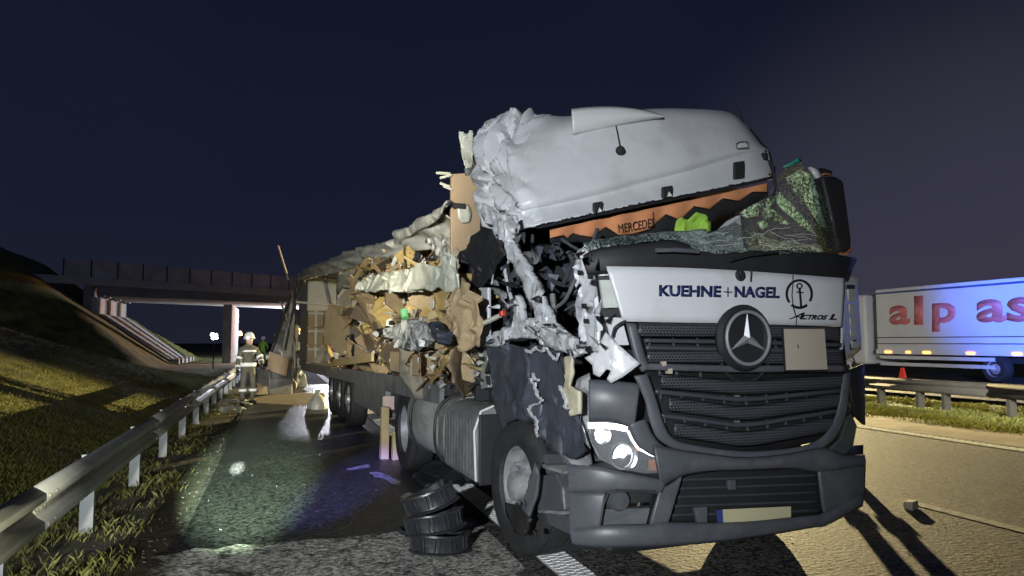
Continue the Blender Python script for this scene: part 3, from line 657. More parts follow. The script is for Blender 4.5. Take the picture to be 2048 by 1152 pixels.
MB().box((1.02, 1.42, .34), (1.3, 1.9, .38)).build('underside_light_block', 'black', tr, bev=.04)  # low slab added under the engine to block the carriageway flood
MB().box((.92, .92, .20), (1.5, .04, .24)).build('low_light_block', 'black', tr)  # unseen board added to keep flood light off the road before the bumper
MB().box((1.15, 4.75, .5), (1.5, .25, .25)).build('rear_axle', 'steel', tr, bev=.05)
MB().box((1.15, 1.2, .46), (1.7, .14, .14)).build('front_axle', 'steel', tr, bev=.03)

# ---- white front panel with its print
panel = bandobj('front_panel', 'white', [(1212, 533), (1330, 535), (1450, 540), (1570, 548), (1690, 557)], [(1246, 643), (1350, 645), (1460, 647), (1580, 650), (1684, 653)], 40, 8, -.02, .006, .014)
pf = lambda u, v: PF(u, v, -.034)
text_on('lettering', 'KUEHNE', 'ink', panel, [(1318, 570), (1443, 572), (1442, 595), (1318, 593)], pf, .045)
text_on('lettering', '+', 'ink', panel, [(1447, 574), (1465, 575), (1465, 594), (1447, 593)], pf, -.015)
text_on('lettering', 'NAGEL', 'ink', panel, [(1469, 572), (1561, 574), (1559, 597), (1469, 595)], pf, .045)
text_on('lettering', 'A', 'inkblack', panel, [(1579, 625), (1610, 625), (1606, 639), (1577, 638)], pf, .02, .5)
text_on('lettering', 'CTROS', 'inkblack', panel, [(1606, 629), (1656, 630), (1653, 640), (1603, 639)], pf, .05, .25)
text_on('lettering', 'L', 'inkblack', panel, [(1661, 628), (1676, 628), (1673, 640), (1658, 640)], pf, .05, .2)
mb = MB()                          # ring and anchor emblem
cx, cy, rx, ry = 1598.5, 588, 25, 27.5
arc = lambda a0, a1, n=26: [(cx+rx*math.sin(a0+(a1-a0)*i/n), cy-ry*math.cos(a0+(a1-a0)*i/n)) for i in range(n+1)]
ribbon(mb, arc(rad(-128), rad(122)), 4.6, pf); ribbon(mb, arc(rad(142), rad(218), 14), 5.2, pf)
ribbon(mb, [(1599+5*math.sin(a*.4488), 572-5*math.cos(a*.4488)) for a in range(15)], 2.6, pf)
ribbon(mb, [(1599, 577), (1601, 596), (1602.5, 616)], 4, pf); ribbon(mb, [(1593, 584), (1607, 585.5)], 2.6, pf)
mb.build('anchor_emblem', 'inkblack', panel, thick=.003)
c = pf(1481, 551); t = MB().lathe([(0, -.012), (.030, -.012), (.036, -.004), (.036, .01)], c, (0, 1, 0), 24).build('round_badge', 'black', panel, smooth=True)
for a in (-25, 95, 215):
    MB().box(c+Vector((.016*math.cos(rad(a)), -.014, .016*math.sin(rad(a)))), (.020, .006, .012), Matrix.Rotation(rad(-a), 3, 'Y')).build('badge_facet', 'chrome', t)
MB().tube([PF(u, v, -.05) for u, v in [(1503, 541), (1503, 550), (1502, 558), (1502, 563)]], .006, 6).build('washer_nozzle_hose', 'black', panel)
MB().tube([PF(u, v, -.06-.02*math.sin(i)) for i, (u, v) in enumerate([(1586, 545), (1586, 565), (1584, 590), (1587, 615), (1593, 635), (1592, 655), (1591, 675), (1597, 696)])], .0035, 6).build('loose_wire', 'black', tr)

# ---- scuttle, wiper
bandobj('scuttle', 'black', [(1163, 515), (1200, 498), (1290, 488), (1345, 482), (1400, 498), (1500, 503), (1600, 502), (1712, 516)], [(1175, 548), (1215, 545), (1300, 543), (1380, 543), (1450, 545), (1530, 550), (1610, 556), (1694, 562)], 40, 8, .02, .022, .02)
MB().tube([PF(u, v, -.06) for u, v in [(1312, 501), (1350, 500), (1398, 503)]], .014, 6).build('wiper_arm', 'plastic', tr)
MB().tube([PF(u, v, -.05) for u, v in [(1460, 521), (1500, 510), (1556, 503)]], .010, 6).build('wiper_arm', 'black', tr)

# ---- grille
bandobj('grille_backing', 'black', [(1256, 646), (1460, 650), (1684, 656)], [(1290, 748), (1480, 760), (1694, 748)], 20, 4, .05, 0, .01)
bandobj('lower_grille_backing', 'black', [(1288, 745), (1480, 752), (1700, 745)], [(1338, 892), (1490, 908), (1662, 876)], 20, 4, .06, 0, .01)
def slat(m, L, Cc, Rr, h, off=.0, bulge=.03, name='slat'):
    up = [(L[0], L[1]-h/2), (.5*(L[0]+Cc[0]), .45*L[1]+.55*Cc[1]-h/2), (Cc[0], Cc[1]-h/2), (.5*(Cc[0]+Rr[0]), .55*Cc[1]+.45*Rr[1]-h/2), (Rr[0], Rr[1]-h/2)]
    return bandobj(name, m, up, [(u, v+h) for u, v in up], 32, 6, off, bulge, .012)
bandobj('grille_frame', 'plastic', [(1252, 645), (1262, 690), (1274, 728), (1284, 744)], [(1272, 648), (1284, 690), (1293, 722), (1300, 734)], 10, 4, -.02, .01, .02)
slat('perf', (1276, 660), (1470, 661), (1680, 669), 27, .0)
slat('plastic2', (1290, 681), (1470, 684), (1682, 690), 6, .0, .008); slat('plastic2', (1292, 695), (1470, 699), (1684, 703), 6, .0, .008)
slat('perf', (1294, 713), (1470, 715), (1686, 718), 25, .0)
slat('plastic', (1290, 733), (1470, 738), (1690, 737), 12, -.02, .01)
for u in (1298, 1346, 1394, 1550): MB().tube([PF(u, 676, .01), PF(u+3, 705, .01)], .008, 6).build('grille_rib', 'plastic2', tr)
slat('perf', (1322, 762), (1490, 775), (1690, 762), 27, .01)
slat('plastic2', (1310, 783), (1488, 799), (1690, 780), 7, .02, .008)
slat('perf', (1338, 808), (1490, 826), (1682, 800), 27, .01)
slat('plastic2', (1322, 831), (1488, 850), (1676, 822), 7, .02, .008)
slat('perf', (1348, 858), (1490, 878), (1668, 848), 29, .01)
for (u0, v0) in ((1320, 789), (1362, 792), (1405, 796), (1447, 799), (1491, 801), (1532, 797), (1572, 793), (1612, 788), (1650, 783), (1328, 837), (1368, 841), (1410, 846), (1452, 851), (1494, 853), (1533, 848), (1570, 843), (1606, 837), (1640, 832)):
    MB().tube([PF(u0, v0-9, .02), PF(u0+2, v0+9, .02)], .008, 6).build('grille_rib', 'plastic2', tr)
for (u0, v0) in ((1318, 744), (1352, 746), (1400, 749)): MB().tube([PF(u0, v0-7, .02), PF(u0+2, v0+7, .02)], .009, 6).build('grille_rib', 'plastic2', tr)
for v0 in (795, 846): MB().box(PF(1474, v0, .03), (.03, .02, .055)).build('sensor_block', 'greypaint', tr)
for u, v in ((1326, 728), (1338, 742)): MB().box(PF(u, v, -.02), (.028, .03, .03)).build('clip', 'beige', tr)

# ---- star badge in its round housing
c = PF(1489, 676, -.05); BR_ = .196
MB().lathe([(0, .03), (BR_, .03), (BR_+.008, .0), (BR_-.012, -.03), (BR_-.035, -.028), (BR_-.05, .0), (0, .004)], c, (0, 1, 0), 48).build('badge_housing', 'black', tr, smooth=True)
mb = MB(); mb.tube([c+Vector((.158*math.cos(a*math.pi/24), -.035, .158*math.sin(a*math.pi/24))) for a in range(49)], .011, 8, False); ringo = mb.build('badge_ring', 'badge', tr, smooth=True)
mb = MB()
for k in range(3):
    a = math.pi/2+k*2*math.pi/3; tip = c+Vector((.152*math.cos(a), -.030, .152*math.sin(a)))
    for s in (-1, 1):
        b = c+Vector((.030*math.cos(a+s*math.pi/3), -.028, .030*math.sin(a+s*math.pi/3)))
        mb.add([tip, b, c+Vector((0, -.05, 0))], [(0, 1, 2)])
mb.build('badge_star', 'badge', tr)
mb = MB(); mb.tube([PF(1489+52*math.cos(a), 700+64*math.sin(a), -.0) for a in [rad(18+144*i/20) for i in range(21)]], .012, 8); mb.build('badge_trim', 'black', tr, smooth=True)

# ---- beige plate
pl = plate('blank_plate', [(1566, 658), (1649, 658), (1655, 739), (1571, 740)], 'beige', -.07, .006)
mb = MB(); q = [PF(u, v, -.072) for u, v in [(1565, 656), (1650, 657), (1656, 740), (1570, 742), (1565, 656)]]
mb.tube(q[-3:], .004, 5); mb.tube(q[:1]+[q[3]], .007, 5); mb.build('plate_frame', 'black', pl)

# ---- lower corner panels, head lamps
bandobj('corner_panel', 'plastic', [(1178, 760), (1222, 762), (1280, 768)], [(1178, 842), (1222, 842), (1268, 858)], 16, 10, -.01, .035, .015)
bandobj('grille_surround', 'plastic', [(1268, 752), (1290, 800), (1302, 850), (1320, 880), (1370, 902), (1490, 918), (1600, 908), (1660, 884), (1690, 830), (1700, 745)], [(1294, 748), (1312, 800), (1326, 846), (1344, 876), (1384, 891), (1490, 904), (1596, 895), (1646, 872), (1672, 826), (1686, 748)], 60, 6, -.015, .010, .02)
bandobj('lamp_surround', 'plastic', [(1256, 850), (1272, 884), (1296, 905), (1338, 925)], [(1290, 838), (1306, 872), (1330, 895), (1374, 903)], 20, 6, -.02, .012, .02)
hl = plate('headlight', [(1172, 842), (1226, 842), (1260, 852), (1278, 890), (1327, 914), (1327, 946), (1290, 947), (1240, 938), (1197, 918), (1182, 884)], 'inner', .13, .03)
def lampring(u, v, r, off, m, parent, name, deep=.05):
    return MB().lathe([(r, -deep), (r*.86, 0), (r*.62, deep*.5), (r*.3, deep*.7), (0, deep*.75)], PF(u, v, off), (.1, 1, 0), 28).build(name, m, parent, smooth=True)
lampring(1244, 912, .078, .08, 'chrome', hl, 'reflector'); lampring(1199, 868, .052, .08, 'chrome', hl, 'reflector'); lampring(1288, 932, .040, .08, 'chrome', hl, 'reflector', .03)
MB().lathe([(0, -.03), (.018, -.02), (.024, .02)], PF(1243, 908, .10), (0, 1, 0), 16).build('bulb', 'led', hl, smooth=True)
MB().lathe([(0, -.02), (.012, -.01), (.016, .02)], PF(1199, 868, .08), (0, 1, 0), 12).build('bulb', 'led2', hl, smooth=True)
MB().lathe([(.068, -.005), (.078, -.005), (.078, .01), (.068, .01), (.068, -.005)], PF(1244, 912, .03), (0, 1, 0), 32).build('lamp_ring', 'badge', hl, smooth=True)
ribbon(MB(), [(1178, 851), (1205, 851), (1230, 853), (1254, 858)], 11, lambda u, v: PF(u, v, .05)).build('daylight_strip', 'led', hl, thick=.006)
ribbon(MB(), [(1256, 862), (1264, 880), (1276, 897), (1300, 909), (1322, 916)], 4, lambda u, v: PF(u, v, .04)).build('lower_light_strip', 'led2', hl, thick=.006)
ribbon(MB(), [(1176, 858), (1183, 884), (1198, 912), (1236, 934), (1288, 942)], 3, lambda u, v: PF(u, v, .03)).build('lens_edge', 'chrome', hl, thick=.006)
MB().box(PF(1272, 897, .06), (.02, .03, .03)).build('turn_bulb', 'amberlens', hl); MB().box(PF(1306, 930, .06), (.05, .02, .06)).build('side_reflector', 'amberlens', hl)
plate('lens', [(1172, 842), (1226, 842), (1260, 852), (1278, 890), (1327, 914), (1327, 946), (1290, 947), (1240, 938), (1197, 918), (1182, 884)], 'lens', -.005, .004, hl)
hr = plate('headlight', [(1703, 828), (1714, 852), (1706, 893), (1684, 912), (1662, 916), (1659, 896), (1678, 878), (1690, 838)], 'inner', .04, .04, label='unlit headlight')
plate('lens', [(1703, 828), (1714, 852), (1706, 893), (1684, 912), (1662, 916), (1659, 896), (1678, 878), (1690, 838)], 'glass', -.01, .004, hr)
ribbon(MB(), [(1662, 898), (1680, 880), (1694, 842)], 3, lambda u, v: PF(u, v, -.0)).build('chrome_edge', 'rim', hr, thick=.004)

# ---- bumper
bandobj('bumper_light_block', 'black', [(1180, 930), (1320, 900), (1490, 910), (1640, 895), (1726, 890)], [(1160, 1060), (1320, 1060), (1490, 1060), (1640, 1040), (1722, 1000)], 24, 6, .09, 0, .01)  # black sheet added to stop light shining through the bumper gaps
bp = bandobj('bumper', 'plastic', [(1306, 890), (1340, 898), (1400, 908), (1490, 918), (1580, 910), (1646, 898), (1690, 912), (1728, 912)], [(1322, 975), (1360, 952), (1420, 940), (1500, 937), (1580, 935), (1640, 942), (1728, 930)], 50, 8, -.045, .03, .025)
bandobj('bumper_corner', 'plastic', [(1139, 928), (1150, 930), (1200, 934), (1260, 948), (1332, 962)], [(1139, 985), (1150, 985), (1200, 985), (1260, 982), (1322, 986)], 30, 6, -.045, .012, .025, bp)
bandobj('bumper_corner', 'plastic', [(1139, 983), (1155, 984), (1212, 983)], [(1142, 1062), (1155, 1062), (1200, 1055)], 16, 8, -.045, .012, .025, bp)
bandobj('bumper_lip', 'plastic', [(1141, 1058), (1160, 1058), (1200, 1052), (1300, 1050), (1330, 1046), (1480, 1046), (1620, 1032), (1650, 1025), (1726, 985)], [(1146, 1086), (1160, 1089), (1200, 1092), (1300, 1091), (1360, 1088), (1480, 1076), (1620, 1053), (1650, 1048), (1722, 1010)], 60, 6, -.045, .02, .025, bp)
bandobj('bumper_post', 'plastic', [(1318, 978), (1340, 968), (1364, 950)], [(1298, 1052), (1318, 1050), (1334, 1048)], 8, 8, -.045, .01, .025, bp)
bandobj('bumper_corner', 'plastic', [(1634, 935), (1680, 932), (1728, 925)], [(1646, 1030), (1690, 1012), (1726, 988)], 14, 8, -.045, .012, .025, bp)
fogr = bandobj('fog_lamp_recess', 'black', [(1206, 980), (1316, 980)], [(1198, 1054), (1306, 1054)], 6, 6, .05, 0, .01, bp)
MB().lathe([(0, -.05), (.048, -.045), (.062, -.02), (.066, .05)], PF(1236, 999, .01), (0, 1, 0), 24).build('fog_lamp_cap', 'plastic', bp, smooth=True)
plate('recess_shelf', [(1207, 1019), (1300, 1016), (1292, 1050), (1200, 1050)], 'plastic', .01, .02, bp); MB().box(PF(1275, 1008, .03), (.13, .03, .02)).build('recess_clip', 'chrome', bp)
ribbon(MB(), [(1200, 1052), (1207, 1010), (1216, 986), (1232, 980), (1312, 982)], 3.5, lambda u, v: PF(u, v, -.075)).build('recess_edge', 'black', bp, thick=.01)
bandobj('bumper_grille', 'black', [(1350, 945), (1480, 935), (1645, 935)], [(1320, 1052), (1480, 1050), (1655, 1036)], 16, 6, .06, 0, .01, bp)
for v0 in (958, 975, 992, 1010, 1028): bandobj('bumper_bar', 'plastic2', [(1356-(v0-958)*.25, v0), (1480, v0-4), (1644, v0-10)], [(1356-(v0-958)*.25, v0+5), (1480, v0+1), (1644, v0-5)], 12, 3, .04, .004, .01, bp)
plate('tow_eye_cover', [(1458, 960), (1473, 960), (1473, 980), (1458, 980)], 'plastic', .02, .03, bp, .006); plate('tow_eye_cover', [(1390, 1016), (1416, 1013), (1416, 1052), (1398, 1054)], 'plastic', -.03, .03, bp, .006)
npl = plate('number_plate', [(1446, 1019), (1582, 1013), (1582, 1045), (1448, 1052)], 'plateyellow', -.05, .006, bp); plate('plate_strip', [(1434, 1020), (1445, 1019), (1447, 1052), (1436, 1053)], 'plateblue', -.05, .006, npl)
bandobj('far_corner_panel', 'black', [(1690, 742), (1726, 728)], [(1708, 832), (1728, 850)], 8, 6, -.0, .02, .02)
bandobj('far_lamp_panel', 'black', [(1688, 745), (1708, 830)], [(1662, 888), (1668, 884)], 8, 6, .02, 0, .02)

# ---- far corner deflector with lit louvres, mirror, far pillar
fc = lambda u, v, o: TF(u, v, .10+max(0, u-1680)/42*.30+o)
df = bandobj('corner_deflector', 'white', [(1689, 548), (1700, 549), (1713, 556)], [(1679, 724), (1700, 716), (1722, 698)], 10, 12, 0, .02, .012, fn=fc)
MB().prism([fc(u, v, -.03) for u, v in [(1692, 554), (1709, 556), (1714, 640), (1713, 698), (1700, 700)]], (0, .008, 0)).build('louvre_back', 'black', df)
for u, v, w, h in ((1701, 562, 18, 15), (1704, 590, 14, 24), (1706, 620, 13, 22), (1707, 646, 12, 18), (1708, 666, 12, 14), (1709, 690, 9, 14)):
    MB().prism([fc(u-w/2, v-h/2, -.06), fc(u+w/2, v-h/2, -.06), fc(u+w/2, v+h/2, -.04), fc(u-w/2, v+h/2, -.04)], (0, .012, 0)).build('louvre', 'paper', df)
mi = MB().prism([TF(u, v, .55) for u, v in [(1644, 352), (1672, 352), (1688, 362), (1696, 420), (1704, 480), (1702, 500), (1690, 506), (1676, 500), (1664, 440)]], (0, .20, 0)).build('mirror', 'black', tr, bev=.02, smooth=True)
MB().tube([TF(u, v, .52) for u, v in [(1680, 508), (1692, 507), (1703, 498)]], .010, 6).build('mirror_glint', 'amberlens', mi)  # orange glint on the mirror's lower edge, put in as amber colour
MB().tube([TF(u, v, .7) for u, v in [(1630, 345), (1645, 342), (1660, 347)]], .025, 8).build('mirror_arm', 'black', mi); MB().box(TF(1652, 349, .54), (.06, .03, .014)).build('repeater', 'amberlens', mi)
sheet('pillar', [TF(u, v, .62) for u, v in [(1618, 334), (1634, 340), (1648, 362), (1660, 402), (1676, 442), (1672, 446), (1654, 412), (1642, 378), (1630, 352)]], 'white', tr, .03, .008, 6, 2, label='white far windscreen pillar')
MB().tube([TF(u, v, .6) for u, v in [(1675, 445), (1690, 480), (1694, 506)]], .03, 8).build('door_edge', 'black', tr)
MB().tube([TF(u, v, .36) for u, v in [(1699, 724), (1704, 742), (1716, 750), (1726, 751)]], .006, 6).build('loose_wire', 'paper', tr)

# ---- shattered windscreen
sheet('windscreen_shard', [TF(u, v, y) for u, v, y in [(1556, 352, .95), (1592, 320, .95), (1618, 336, .75), (1642, 372, .6), (1664, 440, .5), (1682, 498, .45), (1640, 500, .30), (1560, 496, .25), (1500, 480, .22), (1440, 468, .22), (1470, 440, .35), (1510, 410, .55), (1540, 386, .75)]], 'shard', tr, .006, .02, 2.5, 4, .6, label='shattered glass still hanging from the far pillar')
sheet('windscreen_shard', [TF(u, v, y) for u, v, y in [(1552, 368, 1.05), (1566, 336, 1.05), (1598, 314, 1.05), (1606, 330, 1.0), (1580, 352, 1.0)]], mat('green_glass', (.02, .34, .22), .15) and 'shard', tr, .006, .01, 3, 2, 1.6)
M['greenglass'] = mat('green_glass_edge', (.03, .40, .27), .12, 0, .4, 20)
sheet('glass_splinter', [TF(u, v, 1.0) for u, v in [(1563, 335), (1590, 320), (1598, 314), (1604, 322), (1580, 332)]], 'greenglass', tr, .006, .006, 9, 2)
for pts, y in (([(1524, 418), (1536, 411), (1570, 438), (1572, 444), (1545, 440), (1526, 436)], .30), ([(1515, 445), (1530, 440), (1537, 452), (1524, 460)], .2), ([(1560, 445), (1572, 440), (1578, 448), (1564, 452)], .2), ([(1482, 430), (1518, 420), (1516, 432), (1492, 436)], .3)):
    sheet('glass_splinter', [TF(u, v, y) for u, v in pts], 'glitter', tr, .005, .004, 8, 1)
sheet('windscreen_strip', [PF(u, v, o) for u, v, o in [(1166, 486, .10), (1185, 478, .12), (1230, 474, .12), (1290, 468, .12), (1330, 463, .14), (1380, 464, .14), (1430, 458, .14), (1470, 446, .16), (1510, 464, .12), (1560, 482, .08), (1640, 492, .04), (1650, 502, .0), (1560, 506, -.02), (1480, 505, -.02), (1415, 503, -.02), (1395, 497, 0), (1345, 478, .02), (1290, 482, .02), (1230, 490, .02), (1180, 503, .02)]], 'strip', tr, .006, .03, 6, 4, .3, label='crushed white edge of the windscreen')
for k, pts in enumerate(([(1572, 356), (1600, 338), (1626, 352), (1638, 396), (1652, 456), (1640, 454), (1612, 408), (1584, 378)], [(1548, 396), (1562, 384), (1580, 408), (1594, 426), (1618, 448), (1632, 470), (1602, 452), (1574, 428)], [(1478, 426), (1510, 408), (1540, 392), (1552, 396), (1546, 410), (1520, 416), (1496, 430)])):
    sheet('crazed_glass', [TF(u, v, (.55, .5, .45)[k]-.02) for u, v in pts], 'glitter', tr, .004, .02, 4, 4, k+.4, label='glittering crazed glass')
rng = random.Random(5); mb = MB()
for _ in range(16):
    u = rng.uniform(1400, 1600); v = 470+rng.uniform(-6, 26); a = rng.uniform(-.5, .3)
    mb.tube([PF(u+k*14, v+a*k*12+rng.uniform(-3, 3)+k*k*.5, .02) for k in range(5)], .0012, 4)
mb.build('glass_cracks', 'paper', tr, kind='stuff')

# ---- roof, torn back and leaning
rows = [
 [(978, 468, 1.95), (1002, 474, 1.7), (1034, 462, 1.35), (1074, 452, 1.12), (1190, 427, 1.12), (1300, 404, 1.16), (1420, 380, 1.22), (1520, 358, 1.28), (1546, 350, 1.38)],
 [(956, 405, 2.0), (985, 418, 1.75), (1025, 428, 1.4), (1062, 421, 1.24), (1180, 398, 1.23), (1290, 369, 1.27), (1400, 340, 1.33), (1495, 314, 1.39), (1540, 310, 1.5)],
 [(951, 380, 2.0), (980, 390, 1.75), (1018, 400, 1.42), (1055, 402, 1.22), (1175, 376, 1.20), (1288, 346, 1.24), (1398, 318, 1.30), (1492, 296, 1.38), (1534, 300, 1.52)],
 [(947, 325, 2.05), (972, 338, 1.8), (1006, 345, 1.55), (1036, 350, 1.36), (1168, 318, 1.30), (1280, 288, 1.33), (1390, 262, 1.38), (1482, 262, 1.46), (1522, 290, 1.62)],
 [(955, 268, 2.1), (980, 262, 1.95), (1010, 275, 1.75), (1038, 284, 1.56), (1160, 250, 1.50), (1270, 229, 1.52), (1370, 226, 1.54), (1464, 233, 1.6), (1502, 262, 1.75)],
 [(985, 240, 2.2), (1010, 233, 2.1), (1050, 230, 2.0), (1090, 236, 1.92), (1165, 236, 1.80), (1270, 222, 1.80), (1370, 222, 1.85), (1450, 226, 1.85), (1488, 250, 2.0)]]
R3 = [[TF(*p) for p in r] for r in rows]
R3.append([p+Vector((0, .35, -.02)) for p in R3[-1]]); R3.append([p+Vector((0, .3, -.5)) for p in R3[-1]])
P0s = surf(R3, 130, 84)
def pinch(s, t, s0, t0, n, ph, R):            # star of sharp folds running out from a crushed point
    a, b = (s-s0)*3.4, (t-t0)*2.6; r = math.hypot(a, b); th = math.atan2(b, a)+.35*noise.noise(Vector((s*5, t*5, ph)))
    w = (th*n/(2*math.pi)+ph) % 1.0; tri = abs(w*2-1); tri = tri if r > .06 else .5
    return (tri-.55)*min(1, r/.16)*math.exp(-(r/R)**2) - .9*math.exp(-(r/.10)**2)
P = []
for j, row in enumerate(P0s):
    s_ = j/129; new = []
    for i, p in enumerate(row):
        t_ = i/83
        aa = P0s[min(j+1, 129)][i]-P0s[max(j-1, 0)][i]; bb = row[min(i+1, 83)]-row[max(i-1, 0)]; nn = aa.cross(bb); nn = nn.normalized() if nn.length > 1e-9 else UP
        m_ = max(0, min(1, (.43-s_)/.07))
        d = m_*(.15*pinch(s_, t_, .15, .40, 7, .2, .62)+.10*pinch(s_, t_, .27, .60, 6, .55, .45)+.10*pinch(s_, t_, .20, .08, 6, .35, .35)) + .02*noise.noise(p*1.3)*(1 if s_ > .4 else 2.4)
        d += m_*(.028*fold(p, 4.2, 1.7)+.012*fold(p, 9., 5.))+m_*.035*(abs(noise.noise(Vector((s_*16, t_*7, 2))))-.2)
        new.append(p+nn*d*(1 if nn.y < .3 else -1))
    P.append(new)
roof = MB().grid(P).build('roof', 'white', tr, smooth=True, thick=.02); roof.data.set_sharp_from_angle(angle=rad(17))
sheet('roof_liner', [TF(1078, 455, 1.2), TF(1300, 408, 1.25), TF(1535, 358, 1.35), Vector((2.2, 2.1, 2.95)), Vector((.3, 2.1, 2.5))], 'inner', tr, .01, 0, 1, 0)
mb = MB(); e = [TF(u, v, y) for u, v, y in [(1074, 455, 1.10), (1190, 430, 1.09), (1300, 407, 1.13), (1420, 383, 1.19), (1520, 361, 1.25), (1545, 353, 1.35), (1548, 335, 1.45)]]
mb.tube(catmull(e, 40), .014, 6); mb.build('roof_seal', 'black', tr, smooth=True)
mb = MB(); rr = random.Random(3)
for p in catmull([q+Vector((0, -.018, .008)) for q in e[:5]], 90):
    if rr.random() < .75: mb.box(p+Vector((0, 0, rr.uniform(-.006, .008))), (.03, .012, .008), Matrix.Rotation(rr.uniform(-.6, .2), 3, 'Y'))
mb.build('torn_seal_edge', 'chrome', tr, kind='stuff')
rim_ = MB(); rim_.tube(catmull([TF(u, v, y) for u, v, y in [(1545, 350, 1.36), (1538, 308, 1.49), (1522, 288, 1.6), (1500, 260, 1.73)]], 20), .016, 6); rim_.build('roof_side_trim', 'black', tr)
for u, v, y, w, h in ((1197, 416, 1.14, 18, 24), (1336, 384, 1.18, 20, 23), (1480, 340, 1.26, 20, 34)):
    q = plate('bracket', [(u-w/2, v-h/2+1), (u+w/2, v-h/2-2), (u+w/2, v+h/2-2), (u-w/2, v+h/2+1)], 'black', 0, .03, bev=.006, fn=lambda a, b: TF(a, b, y-.03))
    if h < 30: MB().prism([TF(u+2, v-1, y-.035), TF(u+9, v+8, y-.035), TF(u-1, v+9, y-.035)], (0, .004, 0)).build('bracket_chip', 'paper', q)
for u, v, y, w, h in ((1485, 291, 1.36, 24, 14), (1042, 409, 1.27, 20, 10)):
    pts = [(-.5, -.25), (-.3, -.5), (.4, -.55), (.5, -.3), (.5, .3), (-.4, .5), (-.5, .3), (-.5, -.25)]
    MB().tube([TF(u+a*w, v+b*h, y-.02) for a, b in pts], .006, 5, False).build('marker_lamp_rim', 'greypaint', tr)
    plate('marker_lamp', [(u+a*w*.7, v+b*h*.7) for a, b in pts[:-1]], 'white', 0, .01, fn=lambda a, b: TF(a, b, y-.02))
sp = bandobj('spoiler_panel', mat('pale_grey_paint', (.58, .59, .58), .4, 0, .05, 2), [(1143, 219), (1180, 215), (1230, 214), (1285, 220), (1326, 232)], [(1146, 270), (1180, 264), (1230, 253), (1285, 241), (1328, 234)], 24, 8, 1.42, .05, .012, fn=lambda u, v, o: TF(u, v, o))
MB().lathe([(0, -.02), (.034, -.016), (.038, .0), (.034, .02)], TF(1241, 301, 1.26), (.1, 1, .3), 20).build('horn_cap', 'black', tr, smooth=True)
MB().tube([TF(1240, 293, 1.27), TF(1236, 270, 1.34), TF(1232, 252, 1.38)], .006, 6).build('horn_wire', 'black', tr)
MB().tube([TF(1490, 258, 1.7), TF(1484, 238, 1.75), TF(1475, 212, 1.8)], [.012, .006, .004], 6).build('aerial', 'black', tr)
MB().tube([TF(1346, 230, 1.75), TF(1346, 218, 1.78)], .014, 6).build('aerial_stub', 'black', tr)
MB().box(TF(1528, 314, 1.42), (.05, .06, .07)).build('side_bracket', 'black', tr, bev=.01); MB().lathe([(0, -.02), (.02, 0), (0, .02)], TF(1532, 304, 1.40), (0, 1, 0), 10).build('chrome_bolt', 'chrome', tr)
MB().tube(catmull([TF(u, v, .9) for u, v in [(1538, 320), (1546, 345), (1550, 372), (1546, 395), (1540, 440)]], 14), .014, 6).build('torn_cable', 'black', tr)
MB().tube([TF(u, v, 2.05) for u, v in [(1045, 230), (1047, 222)]], .03, 8).build('roof_eye', 'chrome', tr)
sheet('black_roof_patch', [TF(u, v, 1.9) for u, v in [(1095, 240), (1110, 230), (1122, 240), (1118, 248), (1100, 250)]], 'black', tr, .01, .02, 8, 2)  # small crumpled black sheet on the white roof

# ---- torn near side
sheet('hanging_door_skin', [TS(u, v, x) for u, v, x in [(962, 455, -.02), (990, 462, .0), (1003, 480, .02), (1008, 510, .02), (990, 540, .02), (968, 575, .0), (935, 570, -.04), (910, 562, -.06), (922, 515, -.05), (945, 470, -.04)]], 'black', tr, .012, .06, 5, 4, 3.1, label='black crumpled door lining hanging from the roof')
sheet('roof_pillar_top', [TS(u, v, x) for u, v, x in [(958, 400, .02), (985, 420, .0), (1030, 430, -.02), (1038, 455, .0), (1024, 480, .02), (1035, 520, .03), (1020, 530, .04), (1005, 485, .03), (985, 460, .02), (965, 440, .02)]], 'crushed', tr, .014, .05, 7, 4, 1.3, rag=.01)
sheet('door_frame', [TS(u, v, .03) for u, v in [(1016, 470), (1034, 490), (1056, 530), (1078, 570), (1092, 610), (1104, 645), (1130, 668), (1160, 690), (1148, 706), (1110, 690), (1078, 660), (1076, 625), (1058, 590), (1046, 555), (1026, 520)]], 'torn', tr, .05, .03, 7, 4, 2.2, rag=.012, label='twisted door frame bent across the opening')
sheet('sill', [TS(u, v, .0) for u, v in [(966, 690), (985, 670), (1020, 655), (1034, 590), (1046, 640), (1076, 645), (1108, 655), (1160, 690), (1172, 704), (1150, 710), (1110, 695), (1070, 676), (1032, 678), (1000, 692)]], 'torn', tr, .05, .045, 6, 4, 5.2, rag=.015, label='torn white door sill')
sheet('door_pillar', [TF(u, v, .55) for u, v in [(1158, 500), (1172, 496), (1186, 530), (1198, 540), (1200, 620), (1204, 660), (1216, 702), (1180, 708), (1166, 690), (1158, 620), (1152, 560)]], 'torn', tr, .05, .025, 6, 4, 7.7, rag=.01, label='white windscreen pillar stub pierced by holes')
for u, v in ((1160, 545), (1180, 552), (1168, 612), (1172, 642)): MB().box(TF(u, v, .50), (.022, .03, .028)).build('pillar_hole', 'black', tr)
plate('hinge_plate', [(1200, 560), (1230, 560), (1238, 615), (1208, 616)], mat('pale_green_metal', (.40, .42, .38), .5), .04, .02); plate('hinge_plate', [(1198, 540), (1222, 540), (1226, 550), (1200, 552)], 'white', .05, .02)
plate('hinge_base', [(1196, 552), (1214, 538), (1250, 640), (1250, 655), (1214, 668), (1206, 640)], 'black', .09, .03); plate('hinge_plate', [(1188, 598), (1198, 590), (1206, 660), (1196, 664)], 'crushed', .12, .02)
plate('bracket_sheet', [(1210, 634), (1244, 636), (1252, 668), (1258, 690), (1226, 690)], 'crushed', .05, .01)
